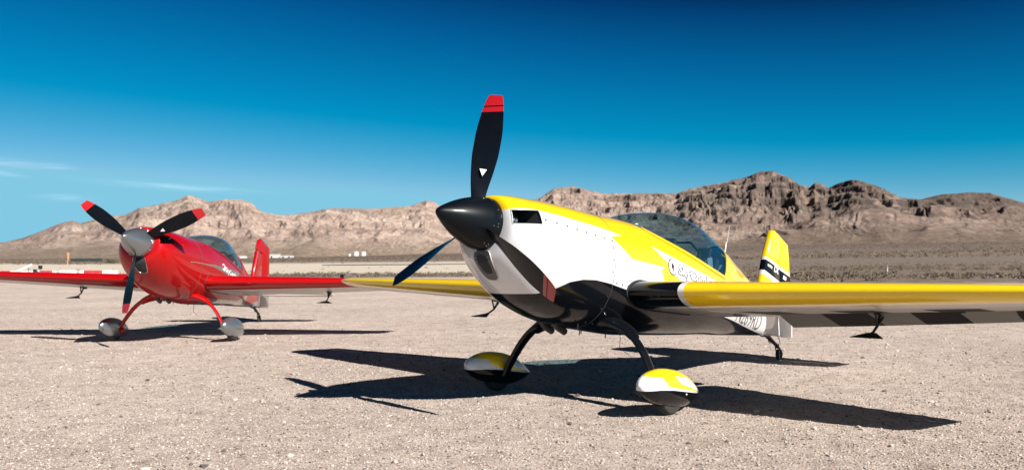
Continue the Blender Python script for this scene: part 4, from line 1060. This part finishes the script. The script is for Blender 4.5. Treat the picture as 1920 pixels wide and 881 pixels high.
# windsock
x, y = ground_at(127, 262); e_ = empty('windsock', (x, y, zat(x, y)-.05)); tag(e_, 'limp orange windsock on a pole beyond the red propeller', 'windsock')
b = tube([(0, 0, 0), (0, 0, 4.4)], [.12, .08], 10); bm_obj('pole', b, [basic('pole_orange', (.55, .26, .18), .6)], e_)
b = loft([[Vector((.30+dx+r*math.cos(a), r*.8*math.sin(a), z)) for a in [2*math.pi*k/16 for k in range(16)]] for z, r, dx in ((4.4, .42, -.3), (4.1, .40, -.25), (3.4, .34, -.2), (2.7, .30, -.16), (2.2, .22, -.15), (2.0, .2, -.12))], True, True)
bm_obj('sock', b, [basic('sock_orange', (.62, .20, .10), .8)], e_)
# dark fence run behind the windsock, bushes, sheds, tanks, marker
x0, y0 = ground_at(133, 420); x1, y1 = ground_at(192, 420)
e_ = empty('windbreak_fence', (x0, y0, zat(x0, y0))); tag(e_, 'long low dark fence on the flats right of the windsock', 'fence')
b = bmesh.new(); box(b, ((x1-x0)/2, 0, 1.7), (x1-x0, .12, 1.5)); bm_obj('fence_panel', b, [basic('fence_green', (.02, .035, .035), .8)], e_, smooth=False)
for k in range(7):
    b = tube([((x1-x0)*k/6, -.1, 0), ((x1-x0)*k/6, -.1, 2.6)], .07, 8); bm_obj('fence_post', b, [MAT['dark']], e_)
def bush(px, d, r, label, seed):
    R_ = np.random.default_rng(seed); n = 420; x, y = ground_at(px, d)
    v = R_.normal(size=(n, 3)); v /= np.linalg.norm(v, axis=1)[:, None]; c = v*(R_.random((n, 1))**.4)*np.array([r*1.2, r, r*.8]); c[:, 2] = np.abs(c[:, 2])*.9+.1*r
    c *= (1+.25*np.sin(c[:, :1]*5/r+seed)); tr = R_.normal(size=(n, 3, 3)); tr /= np.linalg.norm(tr, axis=-1, keepdims=True)
    V = (c[:, None]+tr*r*.12).reshape(-1, 3); e_ = empty('desert_bush', (x, y, zat(x, y))); tag(e_, label, 'bush', 'separate dark desert bushes')
    link('foliage', np_mesh('foliage', V, np.arange(len(V)).reshape(-1, 3), False), [BM], e_)
    b = bmesh.new()
    for k in range(5): a = k*1.3+seed; tube([(0, 0, -.05), (.25*r*math.cos(a), .25*r*math.sin(a), .35*r), (.6*r*math.cos(a), .6*r*math.sin(a), .75*r)], [r*.05, r*.035, r*.015], 6, b)
    bm_obj('stem', b, [basic('bark', (.07, .055, .045), .9)], e_)
BM = leafmat('bush_leaves', (.03, .035, .018), (.10, .095, .05))
bush(13, 70, .55, 'dark bush at the far left, beyond the leftmost barriers', 1)
bush(145, 66, .42, 'rounded dark bush behind the white barriers below the windsock', 2)
bush(208, 420, 2.8, 'large green bush at the right end of the dark fence', 3)
bush(110, 72, .30, 'small dark bush between two white barriers', 4)
bush(495, 88, .22, 'tiny dark bush on the pale strip just right of the red tail', 5)
bush(651, 88, .22, 'tiny dark bush on the pale strip above the black action camera', 6)
whm = basic('shed_white', (.58, .57, .55), .7); rfm = basic('shed_roof', (.52, .50, .48), .6); dkm = basic('opening_dark', (.05, .05, .05), .8)
def shed(px, d, wd, h, dp, label, rz=0.):
    x, y = ground_at(px, d); e_ = empty('shed', (x, y, zat(x, y)-.3), rz); tag(e_, label, 'building', 'white buildings below the mountains')
    b = bmesh.new(); box(b, (0, 0, h/2), (wd, dp, h)); bm_obj('wall', b, [whm], e_, smooth=False)
    b = bmesh.new()
    vs_ = [b.verts.new(p) for p in ((-wd/2-.4, -dp/2-.4, h+.01), (wd/2+.4, -dp/2-.4, h+.01), (wd/2+.4, dp/2+.4, h+.01), (-wd/2-.4, dp/2+.4, h+.01), (-wd/2-.4, 0, h*1.28), (wd/2+.4, 0, h*1.28))]
    for f_ in ((0, 1, 5, 4), (2, 3, 4, 5), (0, 4, 3), (1, 2, 5), (0, 3, 2, 1)): b.faces.new([vs_[i] for i in f_])
    bm_obj('roof', b, [rfm], e_, smooth=False)
    for k in range(max(1, int(wd/9))):
        b = bmesh.new(); box(b, (-wd/2+4.5+k*9, -dp/2-.02, h*.4), (2.6, .08, h*.6)); bm_obj('door', b, [dkm], e_, smooth=False)
shed(453, 1250, 14, 3.4, 9, 'small white shed at the left end, showing beside the red canopy')
shed(487, 1250, 12, 3.4, 9, 'white shed just behind the top of the red tail fin')
shed(515, 1250, 16, 4.6, 10, 'tallest white shed right of the red tail fin')
shed(538, 1250, 18, 3.0, 10, 'long low white shed, rightmost of the group by the red tail')
def tank(px, d, r, h, label):
    x, y = ground_at(px, d); e_ = empty('storage_tank', (x, y, zat(x, y)-.4)); tag(e_, label, 'tank', 'white storage tanks on the slope')
    b = revolve([(0, r), (h, r)], 'z', 32, cap=(True, False)); bm_obj('shell', b, [whm], e_)
    b = revolve([(h, r*1.02), (h+.25*r*.4, r*.7), (h+.16*r, .02)], 'z', 32, cap=(False, True)); bm_obj('roof', b, [rfm], e_)
tank(655, 1500, 2.6, 4.5, 'smallest white tank, leftmost of the three')
tank(667, 1500, 5.2, 8, 'largest white tank, in the middle of the three')
tank(681, 1500, 4.8, 7.6, 'white tank at the right of the three')
x, y = ground_at(1663, 66); e_ = empty('marker_post', (x, y, 0)); tag(e_, 'thin white marker post in the scrub above the yellow wing', 'post')
b = tube([(0, 0, 0), (0, 0, .78)], [.035, .03], 10); bm_obj('post', b, [pw], e_); b = tube([(0, 0, .62), (0, 0, .70)], .037, 10); bm_obj('band', b, [MAT['dark']], e_)
